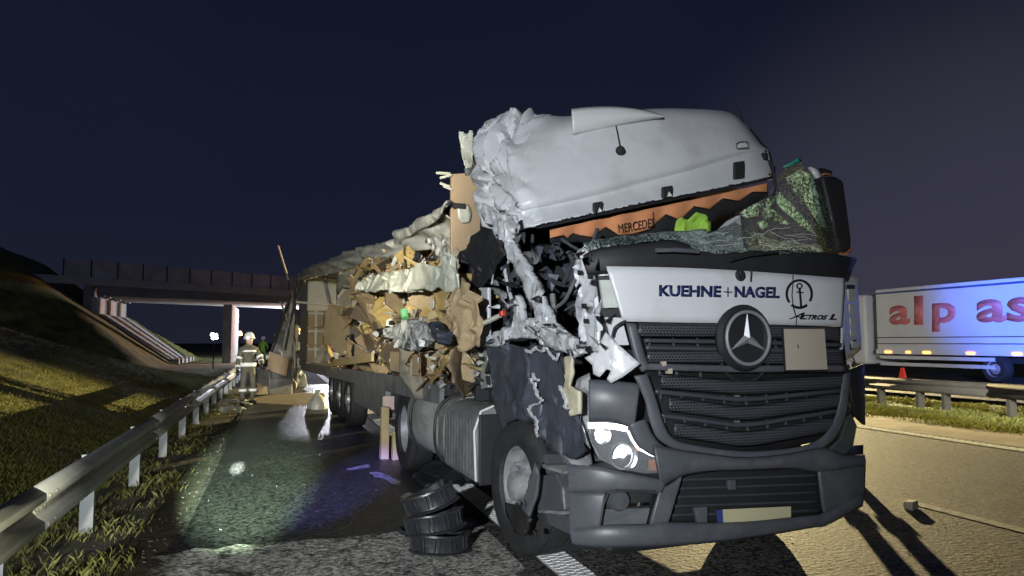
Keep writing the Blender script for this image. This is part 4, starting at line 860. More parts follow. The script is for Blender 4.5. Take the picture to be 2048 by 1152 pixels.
sheet('torn_corner_deflector', [PF(u, v, o) for u, v, o in [(1212, 664, -.10), (1230, 684, -.10), (1280, 728, -.13), (1248, 752, -.12), (1222, 766, -.10), (1214, 758, -.095), (1222, 740, -.09), (1228, 728, -.09), (1214, 738, -.085), (1200, 754, -.08), (1188, 748, -.07), (1186, 730, -.06), (1170, 716, -.05), (1192, 702, -.07)]], 'white', tr, .010, .010, 3, 4, 9.2, label='torn white corner piece sticking out beside the grille')
MB().tube(catmull([PF(u, v, -.03) for u, v in [(1224, 674), (1230, 655), (1244, 645), (1252, 642)]], 12), .007, 6).build('loose_cable', 'black', tr)
# door and step trims below
sheet('wheel_arch', [TS(u, v, .0) for u, v in [(976, 694), (1010, 690), (1052, 692), (1060, 720), (1066, 760), (1082, 800), (1082, 856), (1060, 842), (1036, 838), (1010, 846), (996, 860), (984, 800)]], 'navy', tr, .03, .055, 3.4, 4, 1.1)
sheet('door_step_cover', [TS(u, v, .02) for u, v in [(1052, 690), (1090, 692), (1122, 704), (1126, 752), (1140, 800), (1160, 860), (1172, 900), (1140, 920), (1100, 900), (1086, 850), (1084, 800), (1068, 758)]], 'navy', tr, .03, .055, 3.4, 4, 4.1)
sheet('arch_liner', [TS(u, v, .25) for u, v in [(975, 700), (1150, 690), (1180, 780), (1178, 900), (1130, 960), (1095, 900), (1060, 850), (1000, 850)]], 'black', tr, .02, .02, 3, 3)
rr = random.Random(9)
for path in ([(1062, 757), (1070, 772), (1074, 790), (1086, 800), (1080, 806), (1062, 812), (1058, 818), (1066, 834), (1074, 840), (1072, 858), (1078, 878)], [(1066, 745), (1070, 758), (1082, 764)], [(1118, 770), (1126, 790), (1132, 800), (1130, 815), (1140, 820)], [(1050, 700), (1062, 706), (1072, 694), (1086, 704), (1092, 694), (1104, 712), (1112, 722), (1120, 702)]):
    pts = []
    for a, b in zip(path, path[1:]):
        for k in range(4): pts.append((a[0]+(b[0]-a[0])*k/4+rr.uniform(-2, 2), a[1]+(b[1]-a[1])*k/4+rr.uniform(-2, 2)))
    ribbon(MB(), pts, [rr.uniform(1.2, 5.5) for _ in pts], lambda u, v: TS(u, v, -.03)).build('split_edge', 'crushed', tr, thick=.012)
sheet('foam_padding', [TS(u, v, -.02) for u, v in [(1128, 715), (1150, 712), (1148, 745), (1140, 770), (1160, 785), (1160, 828), (1142, 832), (1128, 800), (1124, 780), (1134, 750)]], mat('cream_foam', (.50, .46, .33), .8, 0, .15, 7), tr, .02, .02, 6, 3) if False else None
M['foam'] = mat('cream_foam', (.50, .46, .33), .8, 0, .15, 7)
sheet('foam_padding', [TS(u, v, -.02) for u, v in [(1128, 715), (1150, 712), (1148, 745), (1140, 770), (1160, 785), (1160, 828), (1142, 832), (1128, 800), (1124, 780), (1134, 750)]], 'foam', tr, .02, .02, 6, 3)
sheet('corner_bracket', [PF(u, v, .06) for u, v in [(1150, 760), (1180, 745), (1186, 800), (1176, 842), (1186, 890), (1170, 900), (1158, 860), (1150, 800)]], 'greypaint', tr, .02, .02, 5, 3)
sheet('corner_bracket', [PF(u, v, .16) for u, v in [(1120, 830), (1170, 850), (1186, 940), (1140, 940), (1116, 900)]], 'plastic', tr, .02, .02, 5, 3, 3)
# steps
for pts, x in (([(1086, 908), (1128, 906), (1128, 928), (1088, 930)], .04), ([(1076, 952), (1110, 946), (1124, 975), (1128, 1022), (1074, 1024)], .02), ([(1088, 932), (1140, 950), (1142, 972), (1092, 950)], .06), ([(1090, 1026), (1142, 1032), (1144, 1072), (1096, 1050)], .04)):
    MB().prism([TS(u, v, x) for u, v in pts], (.30, .0, 0)).build('step', 'plastic', tr, bev=.012)
mb = MB()
for k in range(10): a = TS(1092+k*4.6, 938+k*1.4, .05); mb.box(a+Vector((.1, 0, .02)), (.26, .012, .02))
for k in range(10): a = TS(1086+k*5, 1030+k*.6, .05); mb.box(a+Vector((.1, 0, .03)), (.26, .012, .02))
mb.build('step_grating', 'greypaint', tr)
sheet('mudguard_fragment', [TS(u, v, -.06) for u, v in [(1072, 925), (1078, 940), (1072, 990), (1060, 1030), (1044, 1072), (1030, 1060), (1044, 1020), (1054, 985), (1066, 950)]], 'plastic', tr, .02, .02, 5, 3, 2)
sheet('mudguard_fragment', [TS(u, v, -.07) for u, v in [(1012, 1006), (1040, 1012), (1062, 1040), (1050, 1072), (1034, 1066), (1016, 1036)]], 'steel', tr, .02, .03, 6, 3, 6)
for u, v in ((1046, 1007), (1072, 1067)): MB().box(TS(u, v, -.10), (.02, .03, .03)).build('bright_clip', 'chrome', tr)

# ---- wheels
TY_ = [(.27, -.10), (.29, -.145), (.33, -.152), (.40, -.155), (.445, -.142), (.468, -.118), (.475, -.09), (.466, -.085), (.466, -.072), (.475, -.068), (.478, .0), (.475, .068), (.466, .072), (.466, .085), (.475, .09), (.468, .118), (.445, .142), (.40, .155), (.29, .145)]
def wheel(c, kind, parent, dirx=1, rot=0, sc=1.0):
    ax = Vector((dirx*math.cos(rot), dirx*math.sin(rot), 0)); c = Vector(c)
    w = MB().lathe([(r*sc, h) for r, h in TY_], c, ax, 48).build('wheel', 'tyre', parent, smooth=True)
    if kind == 'front': pr = [(.285, -.135), (.292, -.12), (.268, -.11), (.258, -.03), (.20, -.035), (.175, -.075), (.13, -.09), (.105, -.10), (.10, -.165), (.06, -.185), (0, -.188)]
    else: pr = [(.285, -.135), (.292, -.12), (.268, -.11), (.255, .05), (.17, .085), (.150, .06), (.14, -.03), (.10, -.06), (0, -.06)]
    r = MB().lathe([(a*sc, b) for a, b in pr], c, ax, 40).build('rim', 'rim', w, smooth=True)
    u = Vector((-ax.y, ax.x, 0)); rr_ = .155 if kind == 'front' else .205
    for k in range(10):
        a = 2*math.pi*k/10; q = c+(u*math.cos(a)+UP*math.sin(a))*rr_*sc+ax*(-.085 if kind == 'front' else .06)
        MB().lathe([(0, -.045), (.016, -.04), (.020, 0), (.020, .03)], q, ax, 6).build('wheel_nut', 'badge', w)
    return w
wheel((.19, 1.2, .475), 'front', tr, 1, rad(4)); wheel((2.1, 1.2, .475), 'front', tr, -1, rad(4))
wheel((.16, 4.75, .475), 'rear', tr); wheel((.50, 4.75, .475), 'rear', tr, -1); wheel((1.82, 4.75, .475), 'rear', tr, -1); wheel((2.14, 4.75, .475), 'rear', tr, -1)
for x, y, s in ((.34, 4.75, .66), (1.98, 4.75, .66)):
    pass
# ---- battery box and crushed tank
prof = [(-.06, .40), (-.08, .46), (-.08, .82), (-.06, .90), (.0, .96), (.12, .985), (.55, .985), (.55, .40)]
bx = MB().prism([(x, 1.74, z) for x, z in prof], (0, .88, 0)).build('battery_box', 'greypaint', tr, bev=.02, smooth=True, label='scraped grey battery box behind the front wheel')
mb = MB()
for k in range(9): mb.box((-.084, 1.84+.085*k, .66), (.004, .004, .44))
mb.build('box_rib', 'greypaint', bx)
MB().box((.25, 1.70, .66), (.62, .03, .54)).build('mud_flap', 'black', tr, bev=.01)
MB().tube([(-.07, 1.735, .42), (-.085, 1.735, .80), (-.03, 1.735, .95), (.1, 1.735, 1.0)], .010, 6).build('box_edge', 'paper', bx)
mb = MB(); P = []
for i in range(48):
    t = i/47; row = []
    for j in range(48):
        a = 2*math.pi*j/47; ca, sa = math.cos(a), math.sin(a); s = 2.8
        x = .28-.35*math.copysign(abs(ca)**(2/s), ca); z = .66+.33*math.copysign(abs(sa)**(2/s), sa); y = 2.72+1.45*t
        p = Vector((x, y, z)); dmg = math.exp(-abs(t-.46)/.13)
        side = max(0, ca)
        x += side*(.30*dmg*(1-abs(sa)*.5) + .05*fold(p, 5, 2)*dmg); z += .04*fold(p, 3.5, 6)*side*dmg; y += .05*fold(p, 4, 9)*side*dmg
        row.append((x, y, z))
    P.append(row)
tank = mb.grid(P).build('fuel_tank', 'alu', tr, smooth=True, label='dented aluminium fuel tank')
mb = MB(); [mb.add([P[i][j] for j in range(47)], [tuple(range(47))]) for i in (0, 47)]; mb.build('tank_end', 'alu', tank)
for y in (2.95, 3.95): MB().tube([(.28-.36*math.copysign(abs(math.cos(a))**.72, math.cos(a)), y, .66+.34*math.copysign(abs(math.sin(a))**.72, math.sin(a))) for a in [2*math.pi*k/32 for k in range(33)]], .014, 6).build('tank_strap', 'steel', tank)
sheet('mud_wing', [(.0, 4.2, .5), (.0, 4.22, .9), (.0, 4.42, 1.06), (.0, 4.75, 1.10), (.0, 5.1, 1.05), (.35, 5.1, 1.08), (.4, 4.7, 1.12), (.4, 4.3, .95), (.3, 4.18, .6)], 'black', tr, .01, .02, 4, 2)
# cab rear light bars
MB().prism([TS(957, 575, .0), TS(975, 575, .0), TS(976, 690, .0), TS(961, 690, .0)], (.03, 0, 0)).build('rear_pillar_strip', 'crushed', tr, bev=.008)
MB().prism([TS(958, 692, .06), TS(974, 692, .06), TS(976, 775, .06), TS(962, 778, .06)], (.05, 0, 0)).build('aluminium_post', 'galv', tr, bev=.006)
rr = random.Random(21)
for u, v in ((985, 480), (1000, 590), (995, 560), (980, 620)):
    pass
for pts, r, m in (([(982, 540), (1000, 560), (1022, 570), (1034, 566)], .02, 'black'), ([(972, 566), (990, 566), (1012, 560)], .012, 'torn'), ([(1008, 470), (1014, 520), (1020, 570), (1016, 640), (1012, 650)], .012, 'black'), ([(1004, 480), (1008, 530), (1018, 580), (1024, 600)], .014, 'crushed'), ([(974, 580), (996, 584), (1008, 592)], .03, 'alu'), ([(1150, 560), (1130, 600), (1112, 615)], .012, 'greypaint'), ([(1105, 588), (1108, 625), (1108, 640)], .02, 'greypaint'), ([(1158, 676), (1140, 700), (1132, 706)], .012, 'black'), ([(1052, 512), (1062, 512), (1070, 520)], .035, 'greypaint')):
    MB().tube(catmull([TS(u, v, .12) for u, v in pts], 14), r, 7).build('bent_bar', m, tr, smooth=True)
MB().tube([TS(929, 668, -.15), TS(968, 646, -.10), TS(1002, 630, -.05)], .018, 6).build('splintered_stick', 'cream', tr); MB().box(TS(1005, 627, -.05), (.04, .05, .04)).build('red_tip', 'red', tr, bev=.008)
mb = MB()
for _ in range(80):
    p = Vector((rr.uniform(.15, .9), rr.uniform(.75, 1.9), rr.uniform(1.2, 2.2))); d = Vector([rr.uniform(-1, 1) for _ in range(3)])*.22
    mb.tube(catmull([p, p+d*.5+Vector([rr.uniform(-.06, .06) for _ in range(3)]), p+d], 5), rr.uniform(.006, .022), 5)
tag_ = mb.build('cab_wreckage', 'plastic2', tr, kind='stuff')
mb = MB()
for _ in range(60):
    p = Vector((rr.uniform(.05, .9), rr.uniform(1.0, 2.0), rr.uniform(1.2, 2.3))); mb.box(p, (rr.uniform(.02, .14), rr.uniform(.02, .14), rr.uniform(.01, .1)), Matrix.Rotation(rr.uniform(0, 3), 3, Vector([rr.uniform(-1, 1) for _ in range(3)]).normalized()), .02)
mb.build('cab_fragments', 'navy', tr, kind='stuff')

# ---- things inside or hanging in the cab
vl = thing('valance_curtain', 'orange scalloped valance with black fringe hanging under the torn roof edge', 'curtain', TO, TA)
yv = lambda u: 1.16+(u-1090)/445*.16
vt = lambda u, v, o=0: TF(u, v, yv(u)+o)
topv = [(1092, 468), (1190, 445), (1300, 423), (1420, 398), (1535, 372)]
bot = [(1100, 476), (1128, 470), (1136, 476), (1146, 466), (1160, 470), (1185, 474), (1212, 453), (1238, 470), (1262, 468), (1300, 458), (1332, 428), (1362, 440), (1388, 412), (1420, 418), (1446, 396), (1478, 402), (1505, 383), (1536, 384)]
def yoke(a, b, u):
    for p, q in zip(a, a[1:]):
        if u <= q[0]: return p[1]+(q[1]-p[1])*(u-p[0])/(q[0]-p[0])
    return a[-1][1]
us = [1100+4*k for k in range(110)]
MB().grid([[vt(u, yoke(topv, 0, u)-6+(yoke(bot, 0, u)-yoke(topv, 0, u)+6)*t, .012*math.sin(u*.11+t)) for u in us] for t in (0, .25, .5, .75, 1)]).build('cloth', 'orange', vl, smooth=True, thick=.004)
fr = [(1100, 486), (1160, 484), (1190, 492), (1216, 482), (1246, 486), (1300, 476), (1336, 466), (1362, 462), (1390, 448), (1420, 446), (1448, 430), (1478, 424), (1506, 408), (1536, 396)]
MB().grid([[vt(u, yoke(bot, 0, u)-8+(yoke(fr, 0, u)-yoke(bot, 0, u)+8)*t, .03) for u in us] for t in (0, .5, 1)]).build('fringe', 'blackcloth', vl, smooth=True, thick=.004)
text_on('lettering', 'MERCEDES', 'inkblack', vl, [(1236, 449), (1309, 436), (1309, 454), (1238, 466)], lambda u, v: vt(u, v, -.022), .0)
MB().tube([vt(1306, 424, -.02), vt(1308, 440, -.02), vt(1306, 452, -.02)], .004, 5).build('seam', 'blackcloth', vl)
o = sheet('hi_vis_vest', [TF(u, v, 1.05) for u, v in [(1350, 462), (1354, 440), (1364, 432), (1374, 440), (1390, 424), (1408, 430), (1424, 446), (1420, 462), (1390, 472)]], 'hivis', None, .01, .05, 6, 4, 1)
o.location = TO; o.rotation_euler = (0, 0, TA); tag(o, 'bright green vest crumpled behind the broken windscreen', 'vest')

# torn slivers round the opening
rr = random.Random(61)
for k in range(30):
    u, v = rr.choice([(1030, 470), (1050, 520), (1080, 590), (1100, 650), (1150, 690), (1000, 680), (980, 560), (1165, 520), (1185, 620), (1200, 690), (1010, 600), (1060, 660)])
    u += rr.uniform(-14, 14); v += rr.uniform(-14, 14); a = rr.uniform(0, 6.28); l = rr.uniform(12, 34); w = rr.uniform(3, 8)
    pts = [(u-math.sin(a)*w, v+math.cos(a)*w), (u+math.cos(a)*l*.5-math.sin(a)*w*rr.uniform(.2, .9), v+math.sin(a)*l*.5+math.cos(a)*w*.6), (u+math.cos(a)*l, v+math.sin(a)*l), (u+math.sin(a)*w, v-math.cos(a)*w)]
    sheet('torn_sliver', [TS(p[0], p[1], -.03-rr.uniform(0, .06)*(i == 2)) for i, p in enumerate(pts)], rr.choice(['crushed', 'torn', 'black', 'navy', 'alu', 'white']), tr, .006, .012, 9, 2, k*.7)
mb = MB()
for _ in range(170):
    x, y = rr.choice([(rr.gauss(1.4, .5), rr.gauss(4.6, .9)), (rr.uniform(.2, 5.8), rr.uniform(3.0, 5.4)), (rr.gauss(.6, .5), rr.uniform(6, 14))]); q = rr.uniform(.003, .009)
    mb.box((x, y, .008+q*.3), (q*1.6, q, q*.6), Matrix.Rotation(rr.uniform(0, 3), 3, 'Z'), q*.2)
tag(mb.build('glass_crumbs', 'greypaint'), 'broken glass crumbs scattered over the asphalt round the cab', 'broken glass', kind='stuff')
# ================================================================ WRECKED SEMI-TRAILER (same axes as the cab)
tl = thing('wrecked_trailer', 'burst open semi trailer with sagging grey roof tarpaulin behind the wrecked cab', 'trailer', TO, TA)
zd = lambda y: 1.10-.016*(y-3)
MB().prism([(0.03, 3.0, zd(3)-.12), (0.03, 19, zd(19)-.12), (0.03, 19, zd(19)), (0.03, 3.0, zd(3))], (2.2, 0, 0)).build('load_floor', 'steel', tl)
MB().prism([(-.02, 3.0, zd(3)-.20), (-.02, 19.05, zd(19)-.20), (-.02, 19.05, zd(19)+.015), (-.02, 3.0, zd(3)+.015)], (.045, 0, 0)).build('side_rail', 'greypaint', tl)
for x in (.70, 1.5): MB().box((x, 11.5, .80), (.12, 14.5, .22)).build('chassis_beam', 'steel', tl)
for y in (9.35, 10.55, 11.75):
    wheel((.17, y, .475), 'front', tl); wheel((2.1, y, .475), 'front', tl, -1)
    MB().box((1.13, y, .475), (1.8, .13, .13)).build('axle', 'steel', tl)
    sheet('mudguard', [(-.02, y-.58, .60), (-.02, y-.45, .95), (-.02, y+.45, .95), (-.02, y+.58, .60), (.30, y+.58, .60), (.30, y+.45, .95), (.30, y-.45, .95), (.30, y-.58, .60)][:4]+[(.02, y+.40, .70), (.02, y, .99), (.02, y-.4, .7)], 'black', tl, .01, 0, 1, 0) if False else None
tb = MB().prism([(.0, 5.75, .50), (.0, 8.5, .50), (.0, 8.5, .90), (.0, 5.75, .90)], (.55, 0, 0)).build('pallet_box', 'greypaint', tl, bev=.015)
MB().box((.29, 5.74, .70), (.44, .03, .28)).build('box_opening', 'inner', tb)
MB().box((.03, 5.70, .70), (.15, .02, .17)).build('marker_board', mat('pink_reflector', (.62, .46, .40), .4), tb)
MB().box((2.2, 6.0, .62), (.04, 5.6, .62)).build('far_side_light_block', 'greypaint', tl)  # added board that stops flood light passing under the trailer
MB().box((.0, 7.1, .97), (.03, 2.6, .06)).build('underrun_bar', 'greypaint', tl)
for y in (3.6, 5.2): MB().box((.5, y, .85), (.3, .1, .3)).build('kingpin_bracket', 'steel', tl)
# rear: black post with a stepped edge, door lining
pts = []
for k in range(12):
    z = .78+2.62*k/11; pts += [(-.06-(.05 if k % 2 else 0), 19.0, z), (-.06-(.05 if k % 2 else 0), 19.0, z+.22)]
MB().prism(pts+[(.12, 19.0, 3.62), (.12, 19.0, .78)], (0, .16, 0)).build('rear_post', 'black', tl)
MB().prism([(.12, 19.2, zd(19)), (1.02, 19.2, zd(19)), (1.02, 19.2, 3.5), (.12, 19.2, 3.62)], (0, .04, 0)).build('rear_door', 'cream', tl)
MB().prism([(1.08, 19.35, zd(19)), (2.15, 19.2, zd(19)), (2.15, 19.2, 3.4), (1.08, 19.35, 3.5)], (0, .04, 0)).build('rear_door', 'cream', tl)
MB().tube([(.62, 19.12, 3.5), (.86, 19.12, 2.5)], .05, 6).build('door_stay', 'greypaint', tl)
MB().box((1.50, 19.1, 2.9), (.22, .03, 1.0)).build('dark_gap_strip', 'darktarp', tl)
MB().tube([(-.55, 19.0, 2.66), (-.3, 19.0, 2.72), (.15, 18.95, 2.68), (2.1, 18.6, 2.55)], .03, 8).build('cross_bar', 'paper', tl)
MB().tube([TF(556, 492, 20.6), TF(577, 560, 20.2)], .035, 6).build('bent_pole', mat('pale_pole', (.42, .34, .30), .5), tl)
# roof tarpaulin: crumpled edge roll along the near side, and the roof sheet behind it
topb = [(592, 566), (600, 548), (625, 531), (660, 517), (700, 502), (745, 491), (788, 482), (802, 460), (835, 440), (872, 420), (906, 398)]
botb = [(604, 585), (612, 560), (640, 553), (672, 544), (706, 534), (748, 524), (792, 514), (822, 505), (850, 498), (885, 486), (908, 476)]
a = catmull([(p[0], p[1], 0) for p in topb], 110); b = catmull([(p[0], p[1], 0) for p in botb], 110); P = []
for j in range(22):
    t = j/21; row = []
    for i, (p, q) in enumerate(zip(a, b)):
        s = i/109; pt = TS(p.x*(1-t)+q.x*t, p.y*(1-t)+q.y*t, 0)
        fq = 3.2 if s > .62 else 1.6
        dx = -.10*math.sin(math.pi*t)+.045*math.sin(pt.y*fq*1.9+t*6+1.5*noise.noise(pt*.7))+.045*fold((pt.x, pt.y*.7, pt.z*1.6), 1.7, 4)+.03*math.sin(t*9+pt.y*.6)
        row.append(pt+Vector((dx+.35*t*max(0, s-.55), 0, .02*noise.noise(pt*4))))
    P.append(row)
MB().grid(P).build('roof_tarpaulin', 'tarp', tl, smooth=True, thick=.012)
MB().grid([[Vector((x, p.y, p.z-.05-.12*math.sin(x*1.4)-.05*noise.noise(Vector((x*2, p.y, 0)))-.25*max(0, 6-p.y)/4*x)) for p in P[2][::4]] for x in (.05, .5, 1., 1.5, 2.2)]).build('roof_sheet', 'darktarp', tl, smooth=True, thick=.01)
sheet('torn_tarpaulin', [TS(u, v, x) for u, v, x in [(868, 425, -.1), (905, 398, -.05), (905, 440, .05), (896, 470, .1), (872, 470, .05), (862, 450, 0)]], 'darktarp', tl, .01, .06, 4, 4, 2)
sheet('torn_tarpaulin', [TS(u, v, x) for u, v, x in [(800, 462, -.12), (850, 434, -.15), (896, 402, -.12), (880, 428, -.16), (868, 446, -.12), (820, 470, -.1), (792, 486, -.1)]], 'tarp', tl, .01, .05, 4, 4, 5, label='pale torn tarpaulin flap')
sheet('torn_tarpaulin', [TS(u, v, x) for u, v, x in [(852, 478, .05), (886, 468, .0), (904, 480, .0), (904, 505, .05), (890, 515, .0), (870, 512, .0)]], 'wrap', tl, .01, .06, 5, 4, 8)
sheet('torn_tarpaulin', [TS(u, v, .1) for u, v in [(672, 575), (684, 528), (712, 540), (690, 560), (676, 590)]], 'film', tl, .01, .03, 4, 3, 3)
# bulkhead
hb = MB().prism([TF(903, 348, 2.62), TF(943, 345, 2.62), Vector((2.2, 2.62, 3.0)), Vector((2.2, 2.62, 1.1)), Vector((.0, 2.62, 1.12)), TF(901, 560, 2.62)], (0, .05, 0)).build('bulkhead', 'ply', tl, bev=.008)
sheet('torn_label', [TF(u, v, 2.58) for u, v in [(914, 412), (936, 408), (943, 430), (938, 444), (924, 446), (916, 436)]], 'film', hb, .01, .03, 8, 3, 2)
MB().box(TF(918, 412, 2.57), (.12, .02, .05)).build('black_tape', 'black', hb)
sheet('torn_trim', [TF(u, v, 2.3) for u, v in [(918, 262), (930, 268), (944, 262), (946, 300), (944, 334), (932, 336), (924, 310)]], 'film', tl, .02, .03, 7, 4, 4, rag=.012)
sheet('torn_trim', [TF(u, v, 2.32) for u, v in [(928, 338), (946, 326), (947, 348), (932, 352)]], 'greypaint', tl, .02, .02, 7, 2, 4)
for pts in ([(872, 346), (900, 347)], [(880, 356), (903, 350)], [(886, 372), (904, 379)], [(880, 366), (900, 374)]):
    MB().tube([TF(u, v, 2.6) for u, v in pts], .012, 5).build('splinter', 'film', tl)
# torn rear corner: strips of curtain and frame
for k, (pts, m) in enumerate(([([(588, 572), (598, 580), (590, 640), (584, 700), (575, 752), (560, 745), (566, 690), (578, 630)]), 'tarp'], [[(570, 612), (584, 604), (580, 660), (560, 716), (544, 740), (548, 690), (560, 645)], 'greypaint'], [[(548, 668), (560, 660), (566, 690), (560, 720), (548, 726)], 'wrap'], [[(582, 700), (600, 700), (604, 748), (590, 764), (576, 752)], 'wrap'], [[(596, 640), (600, 690), (594, 720), (588, 660)], 'film'])):
    sheet('torn_curtain', [TF(u, v, 19.0+.15*k) for u, v in pts], m, tl, .02, .16, 1.6, 4, k*2.2+1, rag=.04)
for k, pts in enumerate(([(592, 560), (588, 600), (596, 650)], [(582, 590), (560, 650), (540, 712)], [(560, 602), (575, 640), (588, 690), (590, 745)], [(601, 560), (586, 620), (570, 700)])):
    MB().tube(catmull([TF(u, v, 18.9) for u, v in pts], 10), .045 if k < 2 else .03, 6).build('frame_bar', 'steel' if k != 2 else 'galv', tl, smooth=True)

# ================================================================ LOAD: everything loose lies on the trailer floor
def load(o, label, cat, group=None):
    o.location = TO; o.rotation_euler = (0, 0, TA); return tag(o, label, cat, group)
MB()
rr = random.Random(77)
heap = MB(); P = []
for i in range(60):
    y = 2.85+9.2*i/59; row = []
    for j in range(26):
        t = j/25
        zt = 2.75+.10*max(0, y-6)*.5 if y < 8.0 else max(zd(y), 2.85-(y-8.0)*.62)
        z = zd(y)+(zt-zd(y))*min(1, t*1.35)
        x = .32+.25*min(1, t*1.35)+max(0, t-.74)*6.2 + .28*noise.noise(Vector((y*1.3, z*1.6, 2)))+.14*fold((y, z, 1.), 2.4, 3)
        row.append((min(x, 2.15), y, z+.10*noise.noise(Vector((y*2, t*5, 4)))))
    P.append(row)
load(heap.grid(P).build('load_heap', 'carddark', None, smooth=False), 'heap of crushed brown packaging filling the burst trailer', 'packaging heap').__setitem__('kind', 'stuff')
# stacked cartons at the rear end
pal = []
for i in range(3):
    for j in range(3):
        x0 = .06+.47*i; z0 = zd(18)+.02+.52*j
        b = MB().box((x0+.22, 18.1, z0+.25), (.45, .6, .49), None, .012); o = b.build('carton', 'card2', None, bev=.01)
        MB().box((x0+.22, 17.79, z0+.25), (.06, .012, .48)).build('tape_strip', 'film', o); MB().box((x0+.22, 17.79, z0+.40), (.44, .010, .05)).build('tape_strip', 'film', o)
        load(o, 'brown taped carton stacked against the trailer rear door, %s row, %s' % (('bottom', 'middle', 'top')[j], ('nearest the black post', 'second from the black post', 'third from the black post')[i]), 'carton', 'cartons stacked at the trailer rear')
poly = [(716, 545), (744, 516), (830, 506), (880, 512), (905, 548), (950, 580), (955, 730), (900, 745), (760, 728), (625, 722), (612, 722), (690, 690), (704, 610)]
def inside(u, v):
    c = False
    for (a1, b1), (a2, b2) in zip(poly, poly[1:]+poly[:1]):
        if (b1 > v) != (b2 > v) and u < (a2-a1)*(v-b1)/(b2-b1)+a1: c = not c
    return c
def bent(pts2, bend, ax, rot, c):      # flat scrap with one fold
    mb = MB(); vs = []
    for i in range(6):
        for j in range(5):
            x = (i/5-.5)*pts2[0]; y = (j/4-.5)*pts2[1]; z = bend*abs(x)*(1 if ax else .5)+.03*noise.noise(Vector((x*6+c[1]*3, y*6, c[2]*5)))
            vs.append(rot @ Vector((x, y, z))+Vector(c))
    mb.add(vs, [(i*5+j, i*5+j+1, (i+1)*5+j+1, (i+1)*5+j) for i in range(5) for j in range(4)]); return mb
def openbox(c, d, rot, jit):
    mb = MB(); x, y, z = d[0]/2, d[1]/2, d[2]/2; J = lambda: rr.uniform(-jit, jit)
    lo = [Vector((sx*x+J(), sy*y+J(), -z+J())) for sx, sy in ((-1, -1), (1, -1), (1, 1), (-1, 1))]; hi = [Vector((sx*x+J(), sy*y+J(), z+J())) for sx, sy in ((-1, -1), (1, -1), (1, 1), (-1, 1))]
    vs = lo+hi; fs = [(0, 3, 2, 1)]+[(k, (k+1) % 4, 4+(k+1) % 4, 4+k) for k in range(4)]
    for k in range(4):
        if rr.random() < .7:
            a, b = hi[k], hi[(k+1) % 4]; o = ((a+b)/2); o.z = 0; o = o.normalized()*rr.uniform(-.5, 1)*y+Vector((0, 0, rr.uniform(-.02, .8)*y)); n = len(vs); vs += [a+o, b+o]; fs.append((4+k, 4+(k+1) % 4, n+1, n))
    return mb.add([rot @ v+Vector(c) for v in vs], fs)
def rrot(amt=3.14):
    return Matrix.Rotation(rr.uniform(-amt, amt), 3, Vector([rr.uniform(-1, 1) for _ in range(3)]).normalized())
n = 0
